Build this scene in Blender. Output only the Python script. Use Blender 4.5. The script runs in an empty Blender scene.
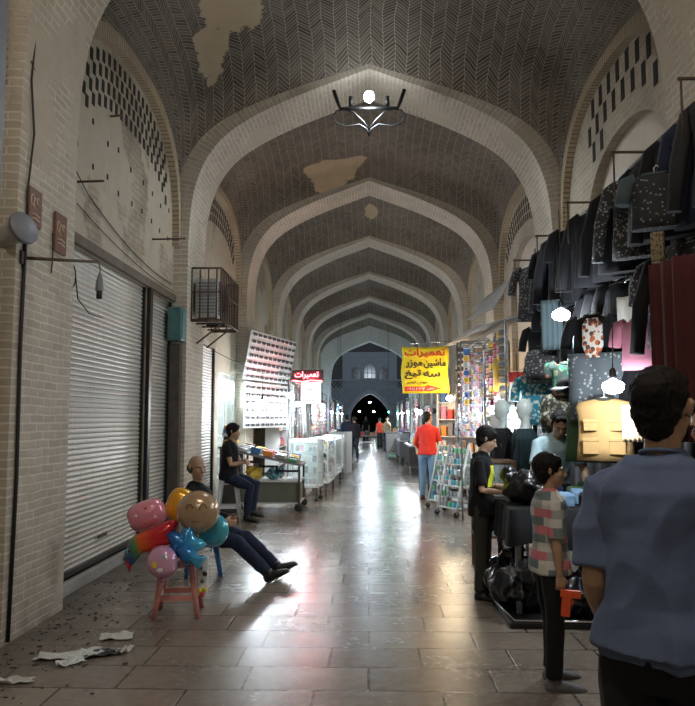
import bpy, bmesh, math, random
from mathutils import Vector, Matrix, noise, Euler
C = bpy.context.scene.collection
SC = bpy.context.scene
PI = math.pi
R = math.radians
random.seed(7)
# ------------------------------------------------------------------ camera
FPX = 750.0
CAM = Vector((0, 0, 1.65))
cd = bpy.data.cameras.new('camera'); cam = bpy.data.objects.new('camera', cd); C.objects.link(cam)
cam.location = CAM; cam.rotation_euler = (R(90 + 5.0), 0, R(1.7))
cd.lens = FPX / 706 * 36; cd.sensor_width = 36; cd.sensor_fit = 'AUTO'; cd.clip_end = 400
SC.camera = cam
_rm = Euler(cam.rotation_euler).to_matrix()
def at(px, py, Y):
    """point of the place seen at a pixel of the photograph, at depth Y along the passage"""
    d = _rm @ Vector((px - 347.5, 353 - py, -FPX))
    return CAM + d * (Y / d.y)
# ------------------------------------------------------------------ world, exposure
w = bpy.data.worlds.new('night'); SC.world = w; w.use_nodes = True
w.node_tree.nodes['Background'].inputs[0].default_value = (0.10, 0.16, 0.30, 1)
w.node_tree.nodes['Background'].inputs[1].default_value = 0.12
vs = SC.view_settings
vs.view_transform = 'Standard'; vs.look = 'None'; vs.gamma = 1.0; vs.exposure = 0.12; vs.use_curve_mapping = False
def lamp(name, loc, power, col=(1, 1, 1), r=0.06, spot=None):
    l = bpy.data.lights.new(name, 'POINT'); l.energy = power; l.color = col; l.shadow_soft_size = r
    o = bpy.data.objects.new(name, l); o.location = loc; C.objects.link(o); return o
def area(name, loc, rot, power, sx, sy, col=(1, 1, 1)):
    l = bpy.data.lights.new(name, 'AREA'); l.shape = 'RECTANGLE'; l.size = sx; l.size_y = sy; l.energy = power; l.color = col
    o = bpy.data.objects.new(name, l); o.location = loc; o.rotation_euler = rot; C.objects.link(o); return o
COOL = (0.86, 0.95, 1.0); WARM = (1.0, 0.78, 0.50); NEUT = (1.0, 0.93, 0.82)
# lamps of the passage behind the photographer (the bays there are lit like the ones in view)
lamp('passage_lamp_light', (-.3, 1.5, 6.15), 250, NEUT, .10)
lamp('passage_lamp_light', (0.0, -5.3, 5.9), 150, NEUT, .10)
# ------------------------------------------------------------------ materials
M = {}
def newmat(n):
    m = bpy.data.materials.new(n); m.use_nodes = True
    nt = m.node_tree; return m, nt, nt.nodes['Principled BSDF']
class G:
    """tiny node-graph helper"""
    def __init__(s, nt): s.nt = nt
    def n(s, t, **kw):
        nd = s.nt.nodes.new(t)
        for k, v in kw.items(): setattr(nd, k, v)
        return nd
    def l(s, a, b): s.nt.links.new(a, b)
    def m(s, op, a, b=None, c=None, clamp=False):
        nd = s.n('ShaderNodeMath', operation=op); nd.use_clamp = clamp
        for i, v in enumerate((a, b, c)):
            if v is None: continue
            if isinstance(v, (int, float)): nd.inputs[i].default_value = v
            else: s.l(v, nd.inputs[i])
        return nd.outputs[0]
    def mix(s, f, a, b, bt='MIX'):
        nd = s.n('ShaderNodeMix', data_type='RGBA', blend_type=bt)
        for i, v in ((0, f), (6, a), (7, b)):
            if isinstance(v, (int, float)): nd.inputs[i].default_value = v
            elif isinstance(v, tuple): nd.inputs[i].default_value = (*v[:3], 1)
            else: s.l(v, nd.inputs[i])
        return nd.outputs[2]
    def noise(s, vec, scale, detail=4, rough=.6, out=0):
        nd = s.n('ShaderNodeTexNoise'); nd.inputs['Scale'].default_value = scale
        nd.inputs['Detail'].default_value = detail; nd.inputs['Roughness'].default_value = rough
        if vec is not None: s.l(vec, nd.inputs['Vector'])
        return nd.outputs[out]
    def ramp(s, f, stops):
        nd = s.n('ShaderNodeValToRGB'); cr = nd.color_ramp
        while len(cr.elements) < len(stops): cr.elements.new(.5)
        for e, (p, c) in zip(cr.elements, stops):
            e.position = p; e.color = (*(c if isinstance(c, tuple) else (c, c, c)), 1)
        s.l(f, nd.inputs[0]); return nd.outputs[0]
    def bump(s, h, strength, dist, bsdf):
        nd = s.n('ShaderNodeBump'); nd.inputs['Strength'].default_value = strength; nd.inputs['Distance'].default_value = dist
        s.l(h, nd.inputs['Height']); s.l(nd.outputs[0], bsdf.inputs['Normal'])
def mat(n, col, rough=.6, metal=0.0, var=.12, scale=6.0, bump=0.0, spec=None):
    """plain material with a little procedural unevenness"""
    if n in M: return M[n]
    m, nt, b = newmat(n); g = G(nt)
    tc = g.n('ShaderNodeTexCoord').outputs['Object']
    ns = g.noise(tc, scale, 3)
    c2 = tuple(max(0, c * (1 - var * 2)) for c in col); c1 = tuple(min(1, c * (1 + var)) for c in col)
    g.l(g.mix(ns, c2, c1), b.inputs['Base Color'])
    b.inputs['Roughness'].default_value = rough; b.inputs['Metallic'].default_value = metal
    if spec is not None: b.inputs['Specular IOR Level'].default_value = spec
    if bump: g.bump(g.noise(tc, scale * 4, 4), bump, .01, b)
    M[n] = m; return m
def emat(n, col, strength):
    if n in M: return M[n]
    m, nt, b = newmat(n)
    b.inputs['Base Color'].default_value = (*col, 1); b.inputs['Emission Color'].default_value = (*col, 1)
    b.inputs['Emission Strength'].default_value = strength; M[n] = m; return m
def brickmat(n, c1, c2, mortar, bw, bh, ms, dirt=.35, plaster=None, pthr=.55, zfade=True, rough=.85, dscale=.8):
    m, nt, b = newmat(n); g = G(nt)
    t = g.n('ShaderNodeTexCoord'); uv = t.outputs['UV']; ob = t.outputs['Object']
    wv = g.n('ShaderNodeVectorMath', operation='MULTIPLY_ADD')
    g.l(g.noise(uv, 3.0, 2, out=1), wv.inputs[0]); wv.inputs[1].default_value = (.03, .03, 0); g.l(uv, wv.inputs[2])
    br = g.n('ShaderNodeTexBrick'); g.l(wv.outputs[0], br.inputs['Vector'])
    for k, v in (('Color1', c1), ('Color2', c2), ('Mortar', mortar)): br.inputs[k].default_value = (*v, 1)
    br.inputs['Scale'].default_value = 1; br.inputs['Mortar Size'].default_value = ms; br.inputs['Mortar Smooth'].default_value = .3
    br.inputs['Brick Width'].default_value = bw; br.inputs['Row Height'].default_value = bh
    col = br.outputs['Color']
    f = g.noise(ob, dscale, 6, .65)
    col = g.mix(g.ramp(f, [(.38, 0.0), (.68, dirt)]), col, tuple(c * .35 for c in c1))
    f3 = g.noise(ob, 9, 4, .7)
    col = g.mix(g.ramp(f3, [(.3, .0), (.75, .45)]), col, tuple(c * .62 for c in c2))
    if plaster:
        f2 = g.noise(ob, .9, 7, .62)
        pm = g.ramp(f2, [(pthr - .02, 0.0), (pthr + .02, 1.0)])
        pc = g.mix(g.noise(ob, 5, 5), tuple(c * .7 for c in plaster), plaster)
        col = g.mix(pm, col, pc)
        h = g.mix(pm, br.outputs['Fac'], (0.0, 0, 0))
    else: h = br.outputs['Fac']
    g.l(col, b.inputs['Base Color']); b.inputs['Roughness'].default_value = rough
    hh = g.m('SUBTRACT', g.m('MULTIPLY', f3, .5), h)
    g.bump(hh, .6, .012, b)
    M[n] = m; return m
# brick walls, piers, ribs
brickmat('cream_brick', (.40, .34, .255), (.48, .415, .32), (.55, .50, .42), .22, .075, .010, .55, (.47, .41, .33), .60)
brickmat('plastered_wall', (.35, .29, .21), (.42, .355, .265), (.28, .23, .17), .22, .075, .009, .85, (.44, .385, .30), .45, dscale=1.1)
brickmat('rib_brick', (.42, .365, .29), (.52, .455, .37), (.64, .59, .51), .24, .068, .010, .40, (.50, .44, .355), .57)
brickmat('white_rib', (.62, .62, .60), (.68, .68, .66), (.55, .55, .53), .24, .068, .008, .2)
brickmat('edge_brick', (.42, .33, .215), (.50, .40, .27), (.13, .105, .085), .5, .072, .010, .3)
mat('niche_plaster', (.60, .53, .45), .9, 0, .12, 2.0, .3)
mat('pale_plaster', (.56, .50, .40), .9, 0, .15, 3.0, .3)
mat('hole_shade', (.012, .010, .009), .95, 0, .1)  # near-black colour that stands for the shade inside holes
def chevron_mat():
    m, nt, b = newmat('herringbone_vault'); g = G(nt)
    t = g.n('ShaderNodeTexCoord'); uv = t.outputs['UV']; ob = t.outputs['Object']
    wv = g.n('ShaderNodeVectorMath', operation='MULTIPLY_ADD')
    g.l(g.noise(uv, 1.6, 3, out=1), wv.inputs[0]); wv.inputs[1].default_value = (.10, .10, 0); g.l(uv, wv.inputs[2])
    sp = g.n('ShaderNodeSeparateXYZ'); g.l(wv.outputs[0], sp.inputs[0])
    u, v = sp.outputs[0], sp.outputs[1]
    W = .17
    tri = g.m('PINGPONG', u, W); s = g.m('ADD', v, g.m('MULTIPLY', tri, .95))
    row = g.m('DIVIDE', s, .062); fr = g.m('FRACT', row)
    mo = g.m('MAXIMUM', g.m('LESS_THAN', fr, .17), g.m('GREATER_THAN', g.m('ABSOLUTE', g.m('SUBTRACT', g.m('DIVIDE', tri, W), .5)), .475))
    cb = g.n('ShaderNodeCombineXYZ'); g.l(g.m('FLOOR', row), cb.inputs[0]); g.l(g.m('FLOOR', g.m('DIVIDE', u, W)), cb.inputs[1])
    wn = g.n('ShaderNodeTexWhiteNoise'); wn.noise_dimensions = '2D'; g.l(cb.outputs[0], wn.inputs[0])
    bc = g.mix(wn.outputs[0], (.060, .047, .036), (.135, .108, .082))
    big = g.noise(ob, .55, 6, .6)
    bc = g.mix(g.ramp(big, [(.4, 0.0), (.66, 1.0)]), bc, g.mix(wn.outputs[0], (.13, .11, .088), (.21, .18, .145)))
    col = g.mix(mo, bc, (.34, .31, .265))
    # remnants of old plaster, each with a shape of its own on the vault
    so = g.n('ShaderNodeSeparateXYZ'); g.l(ob, so.inputs[0])
    mask = None; nz = g.m('MULTIPLY', g.m('SUBTRACT', g.noise(ob, 1.7, 6, .6), .5), 1.9)
    for cx, cy, rx, ry in PATCH:
        dx = g.m('POWER', g.m('ABSOLUTE', g.m('DIVIDE', g.m('SUBTRACT', so.outputs[0], cx), rx)), 2)
        dy = g.m('POWER', g.m('ABSOLUTE', g.m('DIVIDE', g.m('SUBTRACT', so.outputs[1], cy), ry)), 2)
        k = g.m('SUBTRACT', 1.0, g.m('ADD', dx, dy))
        mask = k if mask is None else g.m('MAXIMUM', mask, k)
    pm = g.ramp(g.m('ADD', mask, nz), [(.48, 0.0), (.53, 1.0)])
    pc = g.mix(g.noise(ob, 4, 5), (.40, .31, .20), (.54, .43, .30))
    col = g.mix(pm, col, pc)
    g.l(col, b.inputs['Base Color']); b.inputs['Roughness'].default_value = .85
    g.bump(g.m('MULTIPLY', mo, g.m('SUBTRACT', 1.0, pm)), -.55, .015, b)
    M['herringbone_vault'] = m
PATCH = [(-1.75, 9.45, .68, .95), (-2.25, 10.25, .38, .55), (-.75, 15.85, .85, .33), (.05, 20.5, .26, .8), (-2.4, 13.6, .3, .5)]
chevron_mat()
def floor_mat():
    m, nt, b = newmat('worn_stone_floor'); g = G(nt)
    ob = g.n('ShaderNodeTexCoord').outputs['Object']
    wv = g.n('ShaderNodeVectorMath', operation='MULTIPLY_ADD')
    g.l(g.noise(ob, 1.3, 2, out=1), wv.inputs[0]); wv.inputs[1].default_value = (.02, .02, 0); g.l(ob, wv.inputs[2])
    br = g.n('ShaderNodeTexBrick'); g.l(wv.outputs[0], br.inputs['Vector'])
    br.inputs['Color1'].default_value = (.19, .152, .122, 1); br.inputs['Color2'].default_value = (.29, .24, .195, 1)
    br.inputs['Mortar'].default_value = (.030, .025, .021, 1)
    for k, v in (('Scale', 1), ('Mortar Size', .010), ('Mortar Smooth', .3), ('Brick Width', .78), ('Row Height', .43), ('Bias', -.1)): br.inputs[k].default_value = v
    br.offset = .43; br.offset_frequency = 2; br.squash = .8; br.squash_frequency = 3
    n1 = g.noise(ob, 1.1, 7, .65); n2 = g.noise(ob, 14, 5, .7)
    col = g.mix(g.ramp(n1, [(.35, .0), (.7, .65)]), br.outputs['Color'], (.10, .085, .072))
    col = g.mix(g.ramp(n2, [(.4, 0.0), (.8, .5)]), col, (.32, .28, .235))
    # dirt and cable runs along the left wall
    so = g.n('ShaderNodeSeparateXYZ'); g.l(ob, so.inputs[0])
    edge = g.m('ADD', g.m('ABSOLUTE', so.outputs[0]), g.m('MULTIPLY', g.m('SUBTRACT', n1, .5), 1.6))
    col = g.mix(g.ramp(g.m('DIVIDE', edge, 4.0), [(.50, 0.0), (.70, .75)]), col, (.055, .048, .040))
    g.l(col, b.inputs['Base Color'])
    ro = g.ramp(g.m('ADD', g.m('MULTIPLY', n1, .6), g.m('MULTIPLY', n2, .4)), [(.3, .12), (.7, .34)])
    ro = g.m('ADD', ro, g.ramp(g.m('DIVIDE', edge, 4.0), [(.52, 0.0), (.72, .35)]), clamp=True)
    g.l(ro, b.inputs['Roughness']); b.inputs['Specular IOR Level'].default_value = .5
    n3 = g.noise(ob, 5, 5, .6)
    g.bump(g.m('SUBTRACT', g.m('ADD', g.m('MULTIPLY', n2, .25), g.m('ADD', g.m('MULTIPLY', n3, .8), g.m('MULTIPLY', g.noise(ob, 42, 3, .7), .20))), br.outputs['Fac']), .55, .012, b)
    M['worn_stone_floor'] = m
floor_mat()
def shutter_mat(n, col, dcol):
    m, nt, b = newmat(n); g = G(nt)
    ob = g.n('ShaderNodeTexCoord').outputs['Object']
    f = g.noise(ob, 2.2, 6, .65); c = g.mix(f, dcol, col)
    mp = g.n('ShaderNodeMapping'); mp.inputs['Scale'].default_value = (1, 9, .7); g.l(ob, mp.inputs[0])
    c = g.mix(g.ramp(g.noise(mp.outputs[0], 2.5, 5, .7), [(.5, 0.0), (.75, .45)]), c, (.16, .12, .08))
    g.l(c, b.inputs['Base Color']); b.inputs['Roughness'].default_value = .48; b.inputs['Metallic'].default_value = .35
    M[n] = m
shutter_mat('shutter_metal', (.52, .51, .48), (.38, .37, .34))
# ------------------------------------------------------------------ mesh builder
class MB:
    def __init__(s): s.bm = bmesh.new(); s.uv = s.bm.loops.layers.uv.new('UVMap'); s.mats = []; s.mi = 0
    def use(s, m):
        m = M[m] if isinstance(m, str) else m
        if m not in s.mats: s.mats.append(m)
        s.mi = s.mats.index(m); return s
    def face(s, pts, uvs=None, smooth=False):
        vs_ = [p if isinstance(p, bmesh.types.BMVert) else s.bm.verts.new(p) for p in pts]
        try: f = s.bm.faces.new(vs_)
        except ValueError: return None
        f.material_index = s.mi; f.smooth = smooth
        if uvs is None:
            f.normal_update(); n = f.normal; ax = max(range(3), key=lambda i: abs(n[i]))
            for lp in f.loops:
                c = lp.vert.co
                lp[s.uv].uv = (c.y, c.z) if ax == 0 else ((c.x, c.z) if ax == 1 else (c.x, c.y))
        else:
            for lp, q in zip(f.loops, uvs): lp[s.uv].uv = q
        return f
    def box(s, a, b, bevel=0, rot=None, org=None):
        """axis box from corner a to corner b; rot (Matrix) about org"""
        x0, y0, z0 = (min(p, q) for p, q in zip(a, b)); x1, y1, z1 = (max(p, q) for p, q in zip(a, b))
        P = [Vector(p) for p in ((x0,y0,z0),(x1,y0,z0),(x1,y1,z0),(x0,y1,z0),(x0,y0,z1),(x1,y0,z1),(x1,y1,z1),(x0,y1,z1))]
        if rot is not None:
            o = Vector(org) if org is not None else (P[0] + P[6]) / 2
            P = [o + rot @ (p - o) for p in P]
        V = [s.bm.verts.new(p) for p in P]; fs = []
        for q in ((0,3,2,1),(4,5,6,7),(0,1,5,4),(1,2,6,5),(2,3,7,6),(3,0,4,7)): fs.append(s.face([V[i] for i in q]))
        if bevel:
            es = list({e for f in fs for e in f.edges})
            r = bmesh.ops.bevel(s.bm, geom=es, offset=bevel, segments=2, profile=.5, affect='EDGES', material=s.mi)
            for f in r['faces']: f.material_index = s.mi
        return s
    def tube(s, pts, rad, n=8, ref=None, cap=True, smooth=True, flat=0):
        """loft along pts; rad = r, list of r, or list of (rx, ry); rx lies along ref"""
        pts = [Vector(p) for p in pts]; k = len(pts)
        if not isinstance(rad, (list, tuple)): rad = [rad] * k
        rad = [(r, r) if isinstance(r, (int, float)) else r for r in rad]
        rings = []; prev = Vector(ref) if ref is not None else None
        for i in range(k):
            t = (pts[min(i + 1, k - 1)] - pts[max(i - 1, 0)])
            if t.length < 1e-9: t = Vector((0, 0, 1))
            t.normalize()
            if prev is None: prev = Vector((1, 0, 0)) if abs(t.x) < .9 else Vector((0, 1, 0))
            a = prev - t * prev.dot(t)
            if a.length < 1e-6: a = t.orthogonal()
            a.normalize(); b = t.cross(a)
            if ref is None: prev = a
            ring = []
            for j in range(n):
                th = 2 * PI * j / n + (PI / n if n == 4 else 0)
                ring.append(s.bm.verts.new(pts[i] + a * math.cos(th) * rad[i][0] + b * math.sin(th) * rad[i][1]))
            rings.append(ring)
        for i in range(k - 1):
            for j in range(n):
                s.face([rings[i][j], rings[i][(j + 1) % n], rings[i + 1][(j + 1) % n], rings[i + 1][j]], smooth=smooth)
        if cap:
            s.face(list(reversed(rings[0]))); s.face(rings[-1])
        return s
    def ell(s, c, r, n=12, m=8, rot=None, smooth=True):
        c = Vector(c); r = (r, r, r) if isinstance(r, (int, float)) else r
        rows = []
        for i in range(m + 1):
            ph = PI * i / m; row = []
            for j in range(n if 0 < i < m else 1):
                th = 2 * PI * j / n
                p = Vector((r[0] * math.sin(ph) * math.cos(th), r[1] * math.sin(ph) * math.sin(th), r[2] * math.cos(ph)))
                if rot is not None: p = rot @ p
                row.append(s.bm.verts.new(c + p))
            rows.append(row)
        for i in range(m):
            a, b = rows[i], rows[i + 1]
            for j in range(n):
                if len(a) == 1: s.face([a[0], b[j], b[(j + 1) % n]], smooth=smooth)
                elif len(b) == 1: s.face([a[j], b[0], a[(j + 1) % n]], smooth=smooth)
                else: s.face([a[j], b[j], b[(j + 1) % n], a[(j + 1) % n]], smooth=smooth)
        return s
    def lathe(s, prof, c=(0, 0, 0), n=16, axis=None, smooth=True):
        c = Vector(c); rows = []
        for r, z in prof:
            rows.append([s.bm.verts.new(c + (axis @ Vector((r * math.cos(2*PI*j/n), r * math.sin(2*PI*j/n), z)) if axis is not None else Vector((r * math.cos(2*PI*j/n), r * math.sin(2*PI*j/n), z)))) for j in range(n)])
        for a, b in zip(rows, rows[1:]):
            for j in range(n): s.face([a[j], a[(j+1) % n], b[(j+1) % n], b[j]], smooth=smooth)
        s.face(list(reversed(rows[0]))); s.face(rows[-1]); return s
    def prism(s, poly, d0, d1, plane='XZ', smooth=False):
        """polygon (2-D) extruded between d0 and d1 along the remaining axis"""
        def P(q, d):
            return {'XZ': (q[0], d, q[1]), 'YZ': (d, q[0], q[1]), 'XY': (q[0], q[1], d)}[plane]
        A = [s.bm.verts.new(P(q, d0)) for q in poly]; B = [s.bm.verts.new(P(q, d1)) for q in poly]
        s.face(A); s.face(list(reversed(B)))
        k = len(poly)
        for i in range(k): s.face([A[i], B[i], B[(i+1) % k], A[(i+1) % k]], smooth=smooth)
        return s
    def build(s, name, m=None, parent=None, loc=None, fix=True):
        if m is not None and not s.mats: s.mats = [M[m] if isinstance(m, str) else m]
        if fix: bmesh.ops.recalc_face_normals(s.bm, faces=s.bm.faces)
        me = bpy.data.meshes.new(name); s.bm.to_mesh(me); s.bm.free()
        for q in s.mats: me.materials.append(q)
        o = bpy.data.objects.new(name, me); C.objects.link(o)
        if parent is not None: o.parent = parent
        if loc is not None: o.location = loc
        return o
def tag(o, label=None, cat=None, group=None, kind=None):
    if label: o['label'] = label
    if cat: o['category'] = cat
    if group: o['group'] = group
    if kind: o['kind'] = kind
    return o
def thing(name, label, cat, loc=(0, 0, 0), rz=0, group=None):
    o = bpy.data.objects.new(name, None); C.objects.link(o); o.empty_display_size = .1
    o.location = loc; o.rotation_euler = (0, 0, rz); return tag(o, label, cat, group)
def dup(root, loc, rz=None, label=None, group=None, scale=None):
    kids = [c for c in C.objects if c.parent == root] if root not in KIDS else KIDS[root]
    KIDS[root] = kids
    r = root.copy(); C.objects.link(r); r.location = loc
    if rz is not None: r.rotation_euler = (0, 0, rz)
    if scale is not None: r.scale = scale if isinstance(scale, (tuple, list)) else (scale,) * 3
    if label: r['label'] = label
    if group: r['group'] = group
    for ch in kids:
        c = ch.copy(); C.objects.link(c); c.parent = r
        gk = KIDS.setdefault(ch, [x for x in C.objects if x.parent == ch])
        for x in gk:
            d = x.copy(); C.objects.link(d); d.parent = c
    return r
KIDS = {}
def S(o): o['kind'] = 'structure'; return o
# ================================================================== THE PASSAGE
PER = 5.3; Y0 = 5.5; RT = 1.1; HW = 2.67; WX = 2.88
RIBS = list(range(-2, 8))           # near faces at Y0 + k*PER
_half = [(2.67, 0), (2.67, 2.0), (2.67, 4.2), (2.645, 4.75), (2.56, 5.2), (2.38, 5.6), (2.08, 5.93), (1.6, 6.22), (1.0, 6.49), (.45, 6.69), (0, 6.86)]
def smooth_prof(P, it=2):
    for _ in range(it):
        Q = [P[0]]
        for a, b in zip(P, P[1:]):
            Q += [tuple(.75*u+.25*v for u, v in zip(a, b)), tuple(.25*u+.75*v for u, v in zip(a, b))]
        Q.append(P[-1]); P = Q
    return P
_hp = _half[:2] + smooth_prof(_half[2:], 2)
def full(P): return [(-x, z) for x, z in P] + [(x, z) for x, z in reversed(P[:-1])]
PROF = full(_hp)                    # left foot -> apex -> right foot
def rib(k, name, mname, sc=1.0):
    PR = [(x * sc, z * (1 - (1 - sc) * .7)) for x, z in PROF]
    y0 = Y0 + k * PER; y1 = y0 + RT; b = MB(); b.use(mname)
    L = 0; out = []
    # extrados: pushed outwards into the masonry behind
    for i, (x, z) in enumerate(PROF):
        a = PROF[max(0, i-1)]; c = PROF[min(len(PROF)-1, i+1)]
        tx, tz = c[0]-a[0], c[1]-a[1]; q = math.hypot(tx, tz); nx, nz = -tz/q, tx/q
        out.append((x + nx * .5, z + nz * .42))
    for i in range(len(PROF) - 1):
        p, q = PR[i], PR[i+1]; d = math.dist(p, q); L2 = L + d; o1, o2 = out[i], out[i+1]
        b.face([(p[0], y0, p[1]), (p[0], y1, p[1]), (q[0], y1, q[1]), (q[0], y0, q[1])], [(0, L), (RT, L), (RT, L2), (0, L2)])
        for yy in (y0, y1):      # faces towards the bays: soldier bricks on edge
            b.face([(p[0], yy, p[1]), (q[0], yy, q[1]), (o2[0], yy, o2[1]), (o1[0], yy, o1[1])], [(0, L), (0, L2), (.5, L2), (.5, L)])
        L = L2
    return S(b.build(name))
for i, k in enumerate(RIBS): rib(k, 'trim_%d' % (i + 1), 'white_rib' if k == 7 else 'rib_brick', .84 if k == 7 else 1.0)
def Lz(u): return 4.2 + 1.72 * max(0.0, 1 - abs(u) ** 2.5) ** .32
TOPP = [p for p in PROF if p[1] >= 4.2]
# ceiling: one domed brick vault per bay
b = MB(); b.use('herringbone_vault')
NS = 26; HALF = (PER - RT) / 2
cum = [0]
for p, q in zip(TOPP, TOPP[1:]): cum.append(cum[-1] + math.dist(p, q))
for k in RIBS[:-1]:
    yc = Y0 + k * PER + RT + HALF; grid = []
    for j in range(NS + 1):
        u = -1 + 2 * j / NS
        u = math.copysign(abs(u) ** .8, u)
        row = []
        for i, (x, z) in enumerate(TOPP):
            t = abs(cum[i] / cum[-1] * 2 - 1)      # 1 at the walls, 0 at the crown
            wgt = .34 + .66 * t ** 1.2
            dome = (Lz(u) - 4.2) * wgt
            row.append(b.bm.verts.new((x * WX / HW * (1 + .012), yc + u * (HALF + .02), z + .03 + dome)))
        grid.append(row)
    vc = [[0.0] * len(TOPP)]
    for j in range(NS): vc.append([vc[j][i] + (grid[j+1][i].co - grid[j][i].co).length for i in range(len(TOPP))])
    VV = {grid[j][i]: vc[j][i] - vc[NS // 2][i] for j in range(NS + 1) for i in range(len(TOPP))}
    for j in range(NS):
        for i in range(len(TOPP) - 1):
            vv = [grid[j][i], grid[j][i+1], grid[j+1][i+1], grid[j+1][i]]
            b.face(vv, [(cum[i] if v in (grid[j][i], grid[j+1][i]) else cum[i+1], VV[v]) for v in vv], smooth=True)
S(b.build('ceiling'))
# side walls with lunettes, openings (y0, y1, z0, z1, arched)
def wall(side, openings, name, mname):
    b = MB(); sx = -1 if side == 'left' else 1
    for k in RIBS[:-1]:
        ya = Y0 + k * PER + RT - .02; yb = ya + PER - RT + .04; yc = (ya + yb) / 2
        op = [o for o in openings if o[0] < yb and o[1] > ya]
        cuts = sorted({ya, yb} | {max(ya, min(yb, v)) for o in op for v in o[:2]} | {ya + (yb - ya) * i / 36 for i in range(37)})
        for a, c in zip(cuts, cuts[1:]):
            if c - a < 1e-4: continue
            ym = (a + c) / 2
            top = [Lz((q - yc) / HALF) + .16 for q in (a, c)]
            iv = [(0.0, None)]; 
            hit = [o for o in op if o[0] - 1e-6 < ym < o[1] + 1e-6]
            segs = []; z = 0
            for o in sorted(hit, key=lambda o: o[2]):
                z1a = z1b = o[3]
                if o[4]:
                    hw = (o[1] - o[0]) / 2; oc = (o[0] + o[1]) / 2
                    z1a, z1b = (o[3] - .7 + .7 * max(0, 1 - abs((q - oc) / hw) ** 2.2) ** .6 for q in (a, c))
                segs.append(((z, z), (o[2], o[2]))); z = (z1a, z1b)
                segs_next = z
            if not hit: segs = [((0, 0), tuple(top))]
            else: segs.append((z, tuple(top)))
            b.use(mname)
            x0 = sx * WX; x1 = sx * (WX + .34)
            for (l0, l1), (h0, h1) in segs:
                if h0 - l0 < 1e-4 and h1 - l1 < 1e-4: continue
                P = [(x0, a, l0), (x0, c, l1), (x0, c, h1), (x0, a, h0)]
                Q = [(x1, p[1], p[2]) for p in P]
                b.face(P)
                b.face([P[0], P[1], Q[1], Q[0]]); b.face([P[3], P[2], Q[2], Q[3]])
                b.face(Q)
            for o in hit:      # reveals at the sides of an opening
                for q in (o[0], o[1]):
                    if abs(q - a) < 1e-4 or abs(q - c) < 1e-4:
                        zt = o[3] - (.7 if o[4] else 0)
                        b.face([(x0, q, o[2]), (x1, q, o[2]), (x1, q, zt), (x0, q, zt)])
    return S(b.build(name))
OPL = [(6.92, 9.52, .12, 3.34, 0), (9.66, 10.78, .12, 3.34, 0), (12.45, 13.85, .1, 2.95, 0), (14.15, 15.95, 0, 2.55, 0),
       (17.4, 21.2, 0, 2.9, 0), (22.7, 26.5, 0, 2.9, 0), (28.0, 31.8, 0, 2.9, 0), (33.3, 37.1, 0, 2.9, 0)]
OPR = [(7.05, 9.75, 2.6, 4.98, 1), (12.5, 15.2, 2.6, 4.98, 1), (17.8, 20.6, 0, 4.6, 1), (23.1, 26.1, 0, 4.6, 1), (28.4, 31.4, 0, 4.6, 1), (33.7, 36.7, 0, 4.6, 1)]
wall('left', OPL, 'wall_left', 'plastered_wall'); wall('right', OPR, 'wall_right', 'cream_brick')
# backs of the recesses
b = MB(); b.use('niche_plaster'); b.box((WX + .12, 6.9, 2.4), (WX + .3, 9.9, 5.2)); b.box((WX + .12, 12.3, 2.4), (WX + .3, 15.4, 5.2)); S(b.build('wall_right_niche'))
# shop rooms behind the openings further down
b = MB(); b.use('pale_plaster')
for sx, y0, y1 in ((-1, 14.0, 16.05), (-1, 17.2, 21.4), (-1, 22.5, 26.7), (-1, 27.8, 32.0), (-1, 33.1, 37.3), (1, 17.6, 20.8), (1, 22.9, 26.3), (1, 28.2, 31.6), (1, 33.5, 36.9)):
    x0 = sx * (WX + .34); x1 = sx * (WX + 1.9); h = 3.0 if sx < 0 else 4.7
    b.face([(x1, y0, 0), (x1, y1, 0), (x1, y1, h), (x1, y0, h)])
    for q in (y0, y1): b.face([(x0, q, 0), (x1, q, 0), (x1, q, h), (x0, q, h)])
    b.face([(x0, y0, h), (x1, y0, h), (x1, y1, h), (x0, y1, h)])
S(b.build('wall_shop_rooms'))
# brick edging of each lunette, stepped forward from the wall, and the slots of the pierced band under it
b = MB(); b.use('edge_brick')
for sx in (-1, 1):
    for k in RIBS[:-1]:
        yc = Y0 + k * PER + RT + HALF; N = 44; L = 0; prev = None
        for j in range(N + 1):
            u = -1 + 2 * j / N; u = math.sin(u * PI / 2)
            y = yc + u * (HALF - .02); z = Lz(u); zi = 4.2 + 1.665 * max(0., 1 - abs(u * 1.0) ** 2.5) ** .36
            yi = yc + u * (HALF - .11)
            cur = (y, z, yi, zi - .04)
            if prev:
                d = math.dist(prev[:2], cur[:2]); L2 = L + max(d, .001)
                xo = sx * (WX - .10); xw = sx * (WX + .02)
                b.face([(xo, prev[0], prev[1] + .05), (xo, cur[0], cur[1] + .05), (xo, cur[2], cur[3]), (xo, prev[2], prev[3])], [(0, L), (0, L2), (.14, L2), (.14, L)])
                b.face([(xo, prev[2], prev[3]), (xo, cur[2], cur[3]), (xw, cur[2], cur[3]), (xw, prev[2], prev[3])], [(0, L), (0, L2), (.12, L2), (.12, L)])
                L = L2
            prev = cur
S(b.build('trim_lunette_edges'))
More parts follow.
